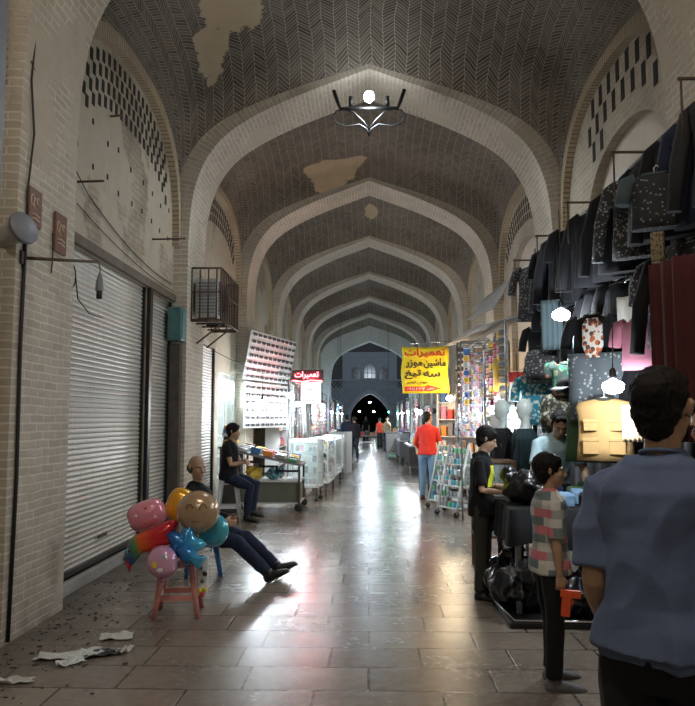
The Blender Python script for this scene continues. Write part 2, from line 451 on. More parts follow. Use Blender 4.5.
def slots(sx, k, n_rows, w_, h_, gap, name, ulo, uhi):
    """openings of the pierced brick band: solid dark boxes in rows that follow the lunette, shade put into their colour"""
    b = MB(); b.use('hole_shade'); yc = Y0 + k * PER + RT + HALF
    for r in range(n_rows):
        N = int((uhi - ulo) * HALF / gap)
        for j in range(N):
            u = ulo + (uhi - ulo) * (j + (.5 if r % 2 else 0)) / N
            y = yc + u * HALF; z = Lz(u) - .25 - r * (h_ + .035) - .25 * abs(u) ** 3
            x = sx * WX
            if sx > 0 and 7.0 < y < 9.8 and z - h_ / 2 < 4.28 + .7 * max(0, 1 - abs((y - 8.4) / 1.35) ** 2.2) ** .6 + .06: continue
            dy = w_ / 2; dz = h_ / 2
            b.box((x - sx * .006, y - dy, z - dz), (x + sx * .2, y + dy, z + dz))
    return S(b.build(name))
slots(-1, 0, 4, .075, .13, .17, 'trim_pierced_band', -.70, .80)
slots(1, 0, 3, .11, .25, .30, 'trim_pierced_band_right', -.72, .50)
slots(-1, 1, 3, .075, .13, .17, 'trim_pierced_band_far', -.75, .8)
slots(1, 1, 3, .075, .13, .17, 'trim_pierced_band_far_right', -.75, .8)
# floor
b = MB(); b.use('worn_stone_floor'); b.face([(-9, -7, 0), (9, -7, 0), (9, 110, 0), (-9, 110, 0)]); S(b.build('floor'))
# closing wall behind the photographer, and the outside walls of the court at the far end
mat('court_wall', (.16, .15, .14), .9, 0, .2, 2)
mat('facade_tile', (.30, .33, .38), .7, 0, .2, 3)
mat('facade_pale', (.42, .45, .50), .7, 0, .1, 3)
b = MB(); b.use('cream_brick'); b.box((-5, -7.2, 0), (5, -7, 8)); S(b.build('wall_behind'))
b = MB(); b.use('court_wall'); b.box((-6.4, 43.8, 0), (-6.1, 60, 9)); b.box((6.1, 43.8, 0), (6.4, 60, 9)); S(b.build('wall_court_sides'))
# facade across the court: lower arch, lattice parapet, three arched windows
def arch_pts(cx, z0, hw, h, n=14, pt=1.5):
    return [(cx - hw, z0)] + [(cx + hw * math.sin(t), z0 + h * (1 - abs(math.sin(t)) ** pt) ** (1 / 1.5)) for t in [(-PI/2 + PI * i / n) for i in range(n + 1)]] + [(cx + hw, z0)]
FY = 60.0
def facade():
    b = MB(); b.use('facade_tile')
    lo = arch_pts(0.0, 1.9, 1.55, 1.72)
    # wall as columns over the arch
    xs = sorted({p[0] for p in lo} | {-6.1, -3.6, 3.6, 6.1, -1.8, 1.8}); 
    def under(x):
        if abs(x) >= 1.549: return 0
        return 1.9 + 1.72 * (1 - abs(x / 1.55) ** 1.5) ** (1 / 1.5)
    for a, c in zip(xs, xs[1:]):
        inside = abs((a + c) / 2) < 1.55
        ua = max(under(a), 1.9) if inside else 0; uc = max(under(c), 1.9) if inside else 0
        if not inside: b.box((a, FY, 0), (c, FY + .8, 4.1))
        else:
            b.face([(a, FY, ua), (c, FY, uc), (c, FY, 4.1), (a, FY, 4.1)])
            b.face([(a, FY, ua), (c, FY, uc), (c, FY + .8, uc), (a, FY + .8, ua)])
    b.use('court_wall'); b.box((-6.1, FY + .5, 4.1), (6.1, FY + .9, 10))
    S(b.build('wall_facade'))
    b = MB(); b.use('facade_pale')       # pale moulding round the arch
    for p, q in zip(lo[1:-1], lo[2:-1]):
        s1 = 1.2
        f = lambda v: (v[0] * s1, 1.9 + (v[1] - 1.9) * s1)
        P, Q = f(p), f(q)
        b.face([(p[0], FY - .1, p[1]), (q[0], FY - .1, q[1]), (Q[0], FY - .1, Q[1]), (P[0], FY - .1, P[1])])
        b.face([(p[0], FY - .1, p[1]), (q[0], FY - .1, q[1]), (q[0], FY + .1, q[1]), (p[0], FY + .1, p[1])])
        b.face([(P[0], FY - .1, P[1]), (Q[0], FY - .1, Q[1]), (Q[0], FY + .1, Q[1]), (P[0], FY + .1, P[1])])
    S(b.build('trim_far_arch'))
    b = MB(); b.use('facade_pale')       # lattice parapet
    for i in range(-14, 15):
        x = i * .3
        for s_ in (1, -1):
            if abs(x) > 2.2: b.box((x - .025, FY - .08, 2.75), (x + .025, FY - .03, 4.85), rot=Matrix.Rotation(s_ * R(38), 3, 'Y'))
            else: b.box((x - .025, FY - .08, 3.9), (x + .025, FY - .03, 4.75), rot=Matrix.Rotation(s_ * R(38), 3, 'Y'))
    b.box((-4.6, FY - .16, 4.66), (4.6, FY - .02, 4.76)); b.box((-4.6, FY - .16, 2.9), (-1.9, FY - .02, 2.98)); b.box((1.9, FY - .16, 2.9), (4.6, FY - .02, 2.98))
    b.box((-.75, FY - .2, 3.8), (-.68, FY, 4.85)); b.box((.68, FY - .2, 3.8), (.75, FY, 4.85)); b.box((-.75, FY - .2, 4.8), (.75, FY, 4.87))
    S(b.build('trim_lattice_parapet'))
    mat('dark_glass', (.02, .03, .05), .2, 0, .1)
    b = MB(); b.use('facade_pale'); b.box((-2.2, FY + .25, 4.1), (2.2, FY + .45, 7.0)); S(b.build('wall_facade_upper'))
    for n, (cx, hw, z1, h) in enumerate(((-1.12, .34, 5.3, 1.0), (.0, .48, 5.3, 1.35), (1.12, .34, 5.3, 1.0))):
        t = thing('window_%d' % (n + 1), None, None, (cx, FY + .24, 4.78)); t['kind'] = 'structure'; del_ = None
        b = MB(); b.use('dark_glass'); pts = arch_pts(0, .7, hw, h - .7, 12, 2.0); pts = [(-hw, 0)] + pts + [(hw, 0)]
        seen = []; [seen.append(p) for p in pts if p not in seen]
        b.prism(seen, -.04, .02); b.build('pane', None, t)
        b = MB(); b.use('facade_pale')
        for x in (-hw, -hw / 3, hw / 3, hw): b.box((x - .025, -.1, 0), (x + .025, -.04, .7 + (h - .7) * (.9 if abs(x) < hw / 2 else .0) ))
        for z in (0, .5): b.box((-hw, -.1, z), (hw, -.04, z + .04))
        for p, q in zip(seen[1:], seen[2:-1]): b.tube([(p[0], -.07, p[1]), (q[0], -.07, q[1])], .035, 4)
        b.build('window_frame', None, t)
facade()
# the passage goes on beyond the facade
b = MB(); b.use('court_wall')
b.box((-3.3, FY + .8, 0), (-3.0, 100, 4.4)); b.box((3.0, FY + .8, 0), (3.3, 100, 4.4)); b.box((-3.3, FY + .8, 4.0), (3.3, 100, 4.4)); b.box((-3.3, 99.7, 0), (3.3, 100, 4.2))
S(b.build('wall_beyond'))
# footing step under the left shutters
mat('stone_sill', (.30, .29, .27), .7, 0, .25, 5, .4)
b = MB(); b.use('stone_sill'); b.box((-WX - .3, 6.7, 0), (-WX + .06, 10.79, .12), .01); S(b.build('trim_sill'))
# ================================================================== LEFT WALL FITTINGS
mat('rust_iron', (.10, .065, .045), .75, .4, .3, 12, .3); mat('black_iron', (.02, .02, .022), .5, .5, .2, 8)
mat('cable_black', (.012, .012, .012), .6); mat('teal_paint', (.06, .17, .18), .6, 0, .3, 8); mat('grey_paint', (.20, .21, .24), .55, 0, .15, 5)
mat('dark_wood_post', (.09, .075, .06), .8, 0, .35, 7, .4); mat('sign_brown', (.17, .065, .035), .5, 0, .2, 9); mat('cream_line', (.62, .52, .38), .6)
mat('ac_white', (.42, .42, .40), .5, 0, .15, 4); mat('bulb_white', (.75, .78, .78), .3); mat('chrome', (.55, .56, .58), .25, .9, .05)
def shutter(y0, y1, z0, z1, label, drop=0, xo=-WX - .06):
    t = thing('roller_shutter', label, 'shutter', (xo, (y0 + y1) / 2, z0))
    h = z1 - z0; w_ = (y1 - y0) / 2
    b = MB(); b.use('shutter_metal'); n = int(h / .052); pts = []
    for i in range(n):      # rounded interlocking slats
        z = h * i / n; d = h / n
        pts += [(0.0, z), (.014, z + d * .25), (.017, z + d * .5), (.012, z + d * .78), (.001, z + d * .86)]
    pts.append((0, h))
    A = [b.bm.verts.new((x, -w_ + .03, z)) for x, z in pts]; B = [b.bm.verts.new((x, w_ - .03, z)) for x, z in pts]
    for i in range(len(pts) - 1): b.face([A[i], B[i], B[i+1], A[i+1]])
    b.build('curtain', None, t)
    for q in (-1, 1):
        b = MB(); b.box((-.03, q * w_ - .035, 0), (.045, q * w_ + .035, h)); b.build('guide_rail', 'black_iron', t)
    b = MB(); b.box((-.02, -w_ + .03, 0), (.035, w_ - .03, .07), .008); b.build('bottom_bar', 'black_iron', t)
    b = MB(); b.box((.02, -.12, .25), (.04, .12, .28)); b.build('pull_handle', 'rust_iron', t)
    return t
shutter(6.92, 9.52, .12, 3.34, 'wide dusty grey roller shutter nearest the camera on the left wall')
shutter(9.66, 10.78, .12, 3.34, 'narrow grey roller shutter between the wide one and the teal-topped post')
shutter(12.45, 13.85, .10, 2.95, 'pale narrow roller shutter beyond the caged air conditioner')
# slim mullion post between the shutters and the teal box by the pier
b = MB(); b.box((-WX + .002, 9.53, .125), (-WX + .05, 9.65, 3.34), .01); tag(b.build('shutter_post', 'black_iron'), 'dark slim post standing between the two left shutters', 'post')
b = MB(); b.box((-WX + .0, 10.66, 0), (-WX + .16, 10.79, 2.72), .012); tag(b.build('wooden_post', 'dark_wood_post'), 'weathered wooden post under the teal box beside the brick pier', 'post')
b = MB(); b.box((-WX, 10.52, 2.76), (-WX + .20, 10.79, 3.24), .015); b.box((-WX + .2, 10.56, 2.8), (-WX + .21, 10.75, 3.2)); tag(b.build('junction_box', 'teal_paint'), 'teal metal box fixed high on top of the weathered post', 'box')
mat('lintel_wood', (.13, .10, .075), .8, 0, .3, 5, .3)
b = MB(); b.box((-WX - .05, 6.75, 3.345), (-WX + .05, 10.79, 3.45), .01); S(b.build('trim_lintel', 'lintel_wood'))
# --- caged air conditioner
def ac():
    t = thing('air_conditioner', 'boxy grey outdoor air conditioner unit inside the rusty cage', 'air conditioner', (-2.43, 11.55, 3.17))
    b = MB(); b.box((-.20, -.42, 0), (.14, .42, .60), .02); b.build('casing', 'ac_white', t)
    for x in (.15,):
        b = MB()
        for i in range(11): b.box((x - .01, -.36, .05 + i * .048), (x + .012, .30, .075 + i * .048))
        b.build('grille', 'grey_paint', t)
    b = MB()
    for i in range(10): b.box((-.17, -.43, .06 + i * .05), (.11, -.418, .085 + i * .05))
    b.build('side_louvre', 'grey_paint', t)
    b = MB(); b.lathe([(.02, 0), (.19, 0), (.2, .02), (.17, .03), (.02, .03)], (.16, .0, .3), 20, Matrix.Rotation(PI/2, 3, 'Y')); b.build('fan_ring', 'black_iron', t)
    for y in (-.3, .3):
        b = MB(); b.box((-.18, y - .03, -.052), (.12, y + .03, 0)); b.build('foot', 'black_iron', t)
    t = thing('security_cage', 'rusty iron cage boxed around the air conditioner on the pier', 'cage', (-2.66, 11.75, 3.10))
    X = .44; Y = .72; Zt = .80; bars = [(0, 0)]
    def bar(name, p, q, r=.012):
        b = MB(); b.tube([p, q], r, 6); b.build(name, 'rust_iron', t)
    for z in (.02, Zt * .55, Zt):
        b = MB(); b.tube([(0, -Y, z), (X, -Y, z), (X, Y, z), (0, Y, z)], .016 if z != Zt * .55 else .011, 6); b.build('rail', 'rust_iron', t)
    for i in range(11):
        y = -Y + 2 * Y * i / 10; bar('bar', (X, y, 0), (X, y, Zt))
    for x in (.0, .125, .25, .375):
        bar('bar', (x, -Y, 0), (x, -Y, Zt)); bar('bar', (x, Y, 0), (x, Y, Zt))
    for y in (-Y, -.4, 0, .4, Y): bar('floor_bar', (0, y, 0), (X, y, 0), .014)
    for y in (-.35, .35): bar('support_strut', (0, y, -.30), (X * .85, y, .0), .014)
ac()
# --- near left: painted column edge, horn lamp, bracket with bulb holder, plaques
b = MB(); b.box((-2.665, 5.0, 1.78), (-2.635, 5.17, 5.1)); b.build('painted_sheathing', 'grey_paint').name = 'metal_sheathing'
o = bpy.data.objects['metal_sheathing']; tag(o, 'blue-grey sheet metal duct running up the nearest left pier', 'duct')
def flood():
    p = at(24, 228, 5.45); t = thing('wall_lamp', 'grey barrel-shaped floodlight with flat round face beside the duct', 'lamp', p)
    ax = Matrix.Rotation(R(72), 3, 'Y') @ Matrix.Rotation(R(20), 3, 'X')
    b = MB(); b.lathe([(.03, -.34), (.07, -.32), (.075, -.2), (.09, -.05), (.105, 0)], (0, 0, 0), 20, ax); b.build('housing', 'ac_white', t)
    b = MB(); b.lathe([(.02, -.02), (.125, -.02), (.13, 0), (.125, .015), (.02, .015)], (0, 0, 0), 20, ax); b.build('reflector_rim', 'grey_paint', t)
    b = MB(); b.tube([ax @ Vector((0, 0, -.2)), (-.26, .0, .0), (-.30, 0, .12)], .012, 6); b.build('mounting_arm', 'black_iron', t)
flood()
def curve_thing(name, pts, r, m, label, cat, n=6, group=None):
    b = MB(); b.tube(pts, r, n); return tag(b.build(name, m), label, cat, group)
def sag(a, b_, d, n=10):
    a, b_ = Vector(a), Vector(b_); return [a.lerp(b_, i / n) - Vector((0, 0, d * 4 * (i / n) * (1 - i / n))) for i in range(n + 1)]
def br():
    a = at(11, 258, 5.6); c = at(98, 262, 6.35)
    a.x = -2.66
    t = thing('lamp_bracket', 'long dark iron rod jutting from the near pier with an unlit bulb holder', 'bracket', a)
    c = c - a
    b = MB(); b.tube([(0, 0, 0), c], .013, 8); b.build('rod', 'rust_iron', t)
    b = MB(); b.box((-.01, -.04, -.05), (.01, .04, .05)); b.build('wall_plate', 'rust_iron', t)
    b = MB(); b.tube([c, c + Vector((.02, 0, -.05)), c + Vector((.02, 0, -.10))], .005, 6); b.build('cord', 'cable_black', t)
    b = MB(); b.lathe([(.012, 0), (.022, -.03), (.034, -.10), (.036, -.15), (.03, -.16)], c + Vector((.02, 0, -.10)), 12); b.build('lamp_cap', 'grey_paint', t)
    b = MB(); b.lathe([(.024, -.16), (.026, -.18), (.026, -.22), (.01, -.225)], c + Vector((.02, 0, -.10)), 12); b.build('socket', 'cable_black', t)
br()
for px, py, lab, Y, w_, h_ in ((52, 234, 'brown carved-looking plaque with cream lines, the one hanging free on the pier', 6.25, .23, .34), (25, 208, 'brown plaque with cream curls, partly behind the floodlight', 5.75, .22, .30)):
    p = at(px, py, Y); p.x = -2.655
    t = thing('plaque', lab, 'sign', p)
    b = MB(); b.box((-.008, -w_/2, -h_/2), (.012, w_/2, h_/2), .004); b.build('board', 'sign_brown', t)
    b = MB()
    for k in range(2): b.tube([(.014, -.06 + .05 * k + .03 * math.cos(a * .6), .05 - .02 * k + .045 * math.sin(a * .6)) for a in range(9)], .004, 5)
    b.tube([(.014, .04 + .02 * math.cos(a * .7), .06 + .03 * math.sin(a * .7)) for a in range(8)], .004, 5)
    for k in range(2): b.tube([(.014, -w_ * .33, -.06 - k * .035), (.014, 0, -.052 - k * .035), (.014, w_ * .33, -.063 - k * .035)], .0045, 5)
    b.build('painted_scroll', 'cream_line', t)
# cables and conduit
x = -2.655
curve_thing('conduit_pipe', [(x, 5.62, 3.1), (x, 5.60, 2.2), (x, 5.62, 1.2), (x, 5.58, .02)], .016, 'cable_black', 'black conduit pipe running down the nearest left pier to the floor', 'pipe')
curve_thing('cable_loop', [(-WX + .02, 7.0 + .13 * math.cos(t), 3.02 + .13 * math.sin(t)) for t in [i * .45 for i in range(15)]] + [(-WX + .02, 7.2, 2.82), (-WX + .02, 7.5, 2.72), (-WX + .02, 7.9, 2.72)], .007, 'cable_black', 'coiled black cable hanging at the corner of the wide shutter', 'cable')
curve_thing('overhead_cable', sag((x, 5.6, 4.45), (-WX + .02, 7.4, 3.92), .06) + sag((-WX + .02, 7.4, 3.92), (-WX + .02, 10.7, 3.60), .12), .006, 'cable_black', 'thin sagging cable strung above the left shutters', 'cable')
curve_thing('overhead_cable', sag((-WX + .02, 7.1, 3.75), (-WX + .02, 10.75, 3.50), .08), .005, 'cable_black', 'lower thin cable strung close above the shutter lintel', 'cable')
curve_thing('wall_cable', [(-2.655, 5.62, 5.2), (-2.655, 5.66, 4.7), (-2.655, 5.62, 4.3), (-2.655, 5.7, 3.9), (-2.655, 5.62, 3.4), (-2.655, 5.64, 3.1)], .009, 'cable_black', 'loose black cable dangling down beside the duct', 'cable')
curve_thing('wall_cable', [(-2.655, 6.1, 3.2), (-2.655, 6.12, 3.0), (-2.655, 6.10, 2.86)], .006, 'cable_black', 'short dangling wire end below the brown plaque', 'cable')
for (y, z, L, lab) in ((7.15, 3.98, .45, 'short iron stub bar jutting from the wall above the wide shutter'), (9.7, 4.02, .75, 'longer iron stub bar jutting from the wall above the narrow shutter'), (8.0, 5.0, .22, 'tiny iron peg high in the plaster of the left lunette')):
    curve_thing('wall_bar', [(-WX, y, z), (-WX + L * .6, y - .02, z)], .012, 'rust_iron', lab, 'bar')
    # peg holes in the plaster: solid boxes, their inner shade given by dark colour
b = MB(); b.use('hole_shade'); random.seed(3)
for r_ in range(2):
    for i in range(9):
        y = 7.1 + i * .42 + random.uniform(-.06, .06); z = 4.75 - r_ * .42 - i * .02 + random.uniform(-.05, .05)
        b.box((-WX - .1, y - .022, z - .03), (-WX + .004, y + .022, z + .03))
S(b.build('trim_putlog_holes'))
# --- iron lamp bracket on the second rib, with the lit bulb
def chandelier():
    c = Vector((.0, 10.72, 6.19)); t = thing('wall_luminaire', 'lit wrought iron lamp bracket at the crown of the second arch', 'lamp', c)
    b = MB(); b.use('black_iron')
    b.tube([(-.52, -.05, .28), (-.46, -.05, .10), (-.42, -.05, .0), (-.2, -.05, .0), (0, -.05, .0), (.2, -.05, .0), (.42, -.05, .0), (.46, -.05, .10), (.52, -.05, .28)], .028, 8); b.build('arm_bar', None, t)
    for q in (-1, 1):
        b = MB(); b.tube([(0, -.05, -.42), (q*.03, -.05, -.31), (q * .14, -.05, -.24), (q * .34, -.05, -.27), (q * .48, -.05, -.22), (q * .53, -.05, -.12), (q * .48, -.05, -.03), (q * .36, -.05, -.01), (q * .22, -.05, -.06), (q * .08, -.05, -.20), (0, -.05, -.32)], .012, 6); b.build('scroll', 'black_iron', t)
        b = MB(); b.tube([(q * .27, -.05, .03), (q * .27, -.05, .18)], .03, 8); b.build('lamp_cup', 'black_iron', t)
    b = MB(); b.tube([(0, .1, .06), (0, -.08, .06), (0, -.14, .12)], .02, 8); b.build('bracket_arm', 'black_iron', t)
    b = MB(); b.ell((0, -.16, .13), (.075, .075, .085), 14, 10); b.build('bulb', emat('lamp_glow', (.88, .97, 1), 60), t)
    l = bpy.data.lights.new('crown_lamp_light', 'SPOT'); l.energy = 260; l.color = COOL; l.spot_size = R(165); l.spot_blend = .5; l.shadow_soft_size = .07
    o = bpy.data.objects.new('crown_lamp_light', l); o.location = c + Vector((0, -.17, .04)); C.objects.link(o)
chandelier()
# --- lit shop opening further down the left side
def shop_door():
    t = thing('shop_window', 'bright glazed shop front with shelves right behind the seated young man', 'shop window', (-2.92, 15.05, 0))
    b = MB()
    for y in (-.88, 0, .88): b.box((-.03, y - .035, 0), (.03, y + .035, 2.5))
    b.box((-.03, -.9, 2.44), (.03, .9, 2.54)); b.box((-.03, -.9, .0), (.03, .9, .1)); b.build('frame', 'ac_white', t)
    for k in range(5):
        b = MB(); b.box((-.55, -.85, .45 + k * .42), (-.12, .85, .475 + k * .42)); b.build('shelf', 'bulb_white', t)
shop_door()
area('shop_tube_light', (-3.35, 15.05, 2.45), (0, R(-35), 0), 230, .15, 1.4, (.75, .93, 1.0))
# --- litter on the floor
mat('paper', (.55, .56, .55), .8, 0, .1, 9); mat('plastic_dark', (.03, .03, .035), .35)
mat('dust', (.07, .06, .05), .95, 0, .3, 20, .4)
def scrap(p, w_, h_, rz, m, label, seed, cat='paper', name='paper_scrap', lift=.05):
    b = MB(); rnd = random.Random(seed); N = 7; g = []
    for i in range(N):
        for j in range(N):
            u, v = i / (N-1) - .5, j / (N-1) - .5
            e = 1 + rnd.uniform(-.12, .12)
            z = .006 + lift * abs(noise.noise(Vector((u * 3.1 + seed, v * 3.3, seed * .7))))
            g.append(b.bm.verts.new((u * w_ * e, v * h_ * e, z)))
    for i in range(N-1):
        for j in range(N-1): b.face([g[i*N+j], g[(i+1)*N+j], g[(i+1)*N+j+1], g[i*N+j+1]], smooth=False)
    bmesh.ops.solidify(b.bm, geom=b.bm.faces[:], thickness=.003)
    o = b.build(name, m, None, (p.x, p.y, .001)); o.rotation_euler = (0, 0, rz); return tag(o, label, cat)
def fl(px, py):
    d = _rm @ Vector((px - 347.5, 353 - py, -FPX)); k = -CAM.z / d.z; return CAM + d * k
for px, py, w_, h_, rz, m, lab, sd in ((62, 658, .34, .16, .1, 'paper', 'long white torn paper scrap, leftmost of the litter heap', 1), (84, 656, .26, .20, .7, 'paper', 'crumpled pale paper in the middle of the litter heap', 2), (117, 638, .24, .15, .2, 'paper', 'thin pale paper scrap at the back of the litter heap', 3),
     (102, 655, .26, .14, .5, 'plastic_dark', 'crumpled dark plastic wrapper among the pale litter', 4), (124, 652, .13, .10, 1.2, 'paper', 'small white paper piece at the right end of the litter', 5), (15, 683, .22, .07, .2, 'paper', 'flat white strip of paper alone by the left edge', 6), (70, 664, .18, .10, .9, 'paper', 'small pale scrap lying in front of the litter heap', 7)):
    scrap(fl(px, py), w_, h_, rz, m, lab, sd)
b = MB(); random.seed(11)
for i in range(220):
    y = random.uniform(4.4, 8.0); x_ = -2.62 + abs(random.gauss(0, .42)); 
    if y > 6.6: x_ -= .15
    s_ = random.uniform(.004, .016); b.box((x_, y, 0), (x_ + s_ * random.uniform(.6, 2.5), y + s_ * random.uniform(.6, 2), s_ * .5), rot=Matrix.Rotation(random.uniform(0, 3), 3, 'Z'))
tag(b.build('floor_grit', 'dust'), 'scattered grit and crumbs along the foot of the left wall', 'grit', kind='stuff')
# ================================================================== STOOLS AND BALLOONS
mat('pink_plastic', (.62, .26, .23), .4, 0, .08, 4); mat('blue_plastic', (.03, .17, .42), .4, 0, .08, 4); mat('white_plastic', (.62, .64, .66), .4, 0, .06, 4)
def stool(loc, rz, h, wt, wb, m, label, rung=True):
    t = thing('plastic_stool', label, 'stool', loc, rz)
    b = MB(); b.box((-wt/2, -wt/2, h - .035), (wt/2, wt/2, h), .012); b.box((-wt/2 + .02, -wt/2 + .02, h - .07), (wt/2 - .02, wt/2 - .02, h - .03)); b.build('seat', m, t)
    for sx in (-1, 1):
        for sy in (-1, 1):
            b = MB(); a = Vector((sx * (wt/2 - .035), sy * (wt/2 - .035), h - .03)); c = Vector((sx * (wb/2 - .02), sy * (wb/2 - .02), 0))
            b.tube([a, a.lerp(c, .5), c], [.040, .032, .026], 4); b.build('leg', m, t)
    if rung:
        k = wb/2 - .03 - (wb - wt) / 2 * .35; z = h * .36
        for q in (-1, 1):
            b = MB(); b.box((-k, q * k - .01, z - .03), (k, q * k + .01, z + .015)); b.build('rung', m, t)
            b = MB(); b.box((q * k - .01, -k, z - .03), (q * k + .01, k, z + .015)); b.build('rung', m, t)
    return t
stool((-1.63, 6.50, 0), .12, .47, .29, .40, 'pink_plastic', 'pink plastic stool carrying the bunch of balloons')
stool((-1.78, 8.12, 0), .25, .37, .30, .40, 'blue_plastic', 'blue plastic stool the older man sits on', False)
stool((-2.30, 12.32, 0), .1, .655, .30, .42, 'white_plastic', 'tall white plastic stool under the young man', True)
def foil_mat(n, stops, axis=0, scale=1.0):
    m, nt, b = newmat(n); g = G(nt); ob = g.n('ShaderNodeTexCoord').outputs['Object']
    sp = g.n('ShaderNodeSeparateXYZ'); g.l(ob, sp.inputs[0])
    f = g.m('ADD', g.m('MULTIPLY', g.m('ADD', sp.outputs[axis], g.m('MULTIPLY', sp.outputs[2 if axis == 0 else 0], .35)), scale), .5)
    f = g.m('ADD', f, g.m('MULTIPLY', g.m('SUBTRACT', g.noise(ob, 9, 2), .5), .12))
    g.l(g.ramp(f, stops), b.inputs['Base Color']); b.inputs['Roughness'].default_value = .22; b.inputs['Metallic'].default_value = .25
    b.inputs['Coat Weight'].default_value = .5; M[n] = m
foil_mat('foil_pink', [(0, (.72, .20, .30)), (1, (.82, .36, .44))]); foil_mat('foil_tan', [(0, (.36, .23, .13)), (1, (.48, .33, .20))], 2)
foil_mat('foil_rainbow', [(0.0, (.02, .05, .16)), (.18, (.03, .10, .25)), (.3, (.08, .25, .06)), (.40, (.75, .12, .02)), (.62, (.62, .02, .03)), (1, (.45, .01, .03))], 0, 1.6)
foil_mat('foil_blue', [(0, (.01, .05, .28)), (.5, (.02, .22, .55)), (1, (.10, .50, .70))], 0, 3); foil_mat('foil_turquoise', [(0, (.03, .26, .36)), (1, (.08, .45, .55))])
foil_mat('foil_lilac', [(0, (.52, .22, .42)), (.5, (.75, .42, .58)), (1, (.55, .30, .55))], 2, 3); foil_mat('foil_orange', [(0, (.65, .22, .01)), (1, (.85, .50, .03))])
mat('print_dark', (.05, .03, .02), .4); mat('print_red', (.55, .03, .05), .4); mat('print_yellow', (.8, .6, .05), .4); mat('print_cyan', (.15, .55, .62), .4); mat('print_white', (.75, .75, .75), .4)
def pillow(b, outline, th=.09, n=5, c=(0, 0)):
    """foil balloon: outline (x, z) puffed towards +-y with a crimped rim"""
    K = len(outline); rows = []
    for sd in (-1, 1):
        prev = None
        for r_ in range(n + 1):
            f = 1 - r_ / n; puff = th * math.sqrt(max(0, 1 - f ** 2.2))
            if r_ == n: cur = [b.bm.verts.new((c[0], sd * th, c[1]))]
            else: cur = [b.bm.verts.new((c[0] + (x - c[0]) * f, sd * puff + .004 * math.sin(i * 2.4) * f, c[1] + (z - c[1]) * f)) for i, (x, z) in enumerate(outline)]
            if prev:
                for i in range(K):
                    j = (i + 1) % K
                    if len(cur) == 1: b.face([prev[i], prev[j], cur[0]], smooth=True)
                    else: b.face([prev[i], prev[j], cur[j], cur[i]], smooth=True)
            prev = cur
    bmesh.ops.remove_doubles(b.bm, verts=b.bm.verts[:], dist=.0005)
def balloon(name, p, outline, m, label, rz=0, ry=0, th=.09, decor=None, stick=True, foot=(-1.63, 6.50, .47), rx=0):
    t = thing(name, label, 'balloon', p); t.rotation_euler = (rx, ry, rz)
    b = MB(); pillow(b, outline, th); b.build('foil_body', m, t)
    if decor: decor(t)
    zmin = min(q[1] for q in outline)
    b = MB(); b.lathe([(.012, 0), (.007, -.015), (.014, -.03)], (0, 0, zmin + .004), 8); b.build('neck_tie', m, t)
    mw = Matrix.Translation(t.location) @ t.rotation_euler.to_matrix().to_4x4()
    bpy.context.view_layer.update()
    e = mw.inverted() @ Vector(foot)
    b = MB(); b.tube([(0, 0, zmin - .01), Vector((0, 0, zmin - .01)).lerp(e, .5) + Vector((0, 0, -.02)), e], .0035, 6); b.build('stick', 'white_plastic', t)
    return t
def circ(r, n=28, k=1.0): return [(r * math.cos(2*PI*i/n), r * k * math.sin(2*PI*i/n)) for i in range(n)]
def supere(a, c, n=32, p=2.8): return [(math.copysign(abs(math.cos(t)) ** (2/p), math.cos(t)) * a, math.copysign(abs(math.sin(t)) ** (2/p), math.sin(t)) * c) for t in [2*PI*i/n for i in range(n)]]
def dots(t, items):
    for nm, x, z, rx_, rz_, m, y in items:
        b = MB(); b.ell((x, y, z), (rx_, .006, rz_), 12, 8); b.build(nm, m, t)
def pink_decor(t):
    # plain scattered hearts and dots on the pink foil
    dots(t, [('printed_spot', x, z, .014, .014, m, -.083) for x, z, m in ((-.07, .03, 'print_white'), (.02, .06, 'print_red'), (.07, -.03, 'print_white'), (-.02, -.05, 'print_red'))])
balloon('foil_balloon', at(147, 515, 6.45), supere(.165, .125), 'foil_pink', 'plump pink foil balloon with small spots at the upper left of the bunch', .15, -.35, .095, pink_decor)
def smile(t):
    for q in (-1, 1):
        b = MB(); b.tube([(q * .055 + .028 * math.cos(a), -.118, .045 + .034 * math.sin(a)) for a in [i * .5 for i in range(8)]], .0035, 5); b.build('printed_eye', 'print_dark', t)
    b = MB(); b.tube([(.09 * math.sin(a), -.112 + .02 * abs(a), -.01 - .055 * math.cos(a)) for a in [(-1.1 + i * .22) for i in range(11)]], .0035, 5); b.build('printed_mouth', 'print_dark', t)
balloon('foil_balloon', at(198, 512, 6.35), circ(.178), 'foil_tan', 'large round tan foil balloon with a drawn smiling face', .1, .0, .115, smile)
bird = [(-.24, -.12), (-.20, -.02), (-.14, .06), (-.04, .09), (.08, .12), (.20, .16), (.26, .12), (.20, .04), (.24, -.03), (.12, -.06), (.02, -.09), (-.08, -.10), (-.15, -.10), (-.17, -.16), (-.19, -.21), (-.215, -.17)]
def bird_decor(t):
    dots(t, [('printed_eye', -.165, -.055, .026, .026, 'print_cyan', -.045), ('printed_pupil', -.165, -.055, .013, .013, 'print_dark', -.052)])
    b = MB(); pillow(b, [(-.22, -.12), (-.16, -.13), (-.17, -.19), (-.195, -.24), (-.21, -.18)], .03, 3, (-.19, -.16)); b.build('beak', 'print_red', t)
balloon('bird_balloon', at(150, 541, 6.30), smooth_prof(bird + bird[:1], 1)[:-1], 'foil_rainbow', 'bird-shaped foil balloon, dark blue head fading to red, hanging low left', .05, -.12, .075, bird_decor)
def lil(t):
    dots(t, [('printed_flower', .03, .04, .035, .030, 'print_cyan', -.062), ('printed_flower', -.03, -.01, .028, .030, 'print_yellow', -.070), ('printed_flower', .01, -.05, .03, .022, 'print_white', -.068), ('printed_flower', .055, -.01, .02, .02, 'print_red', -.058)])
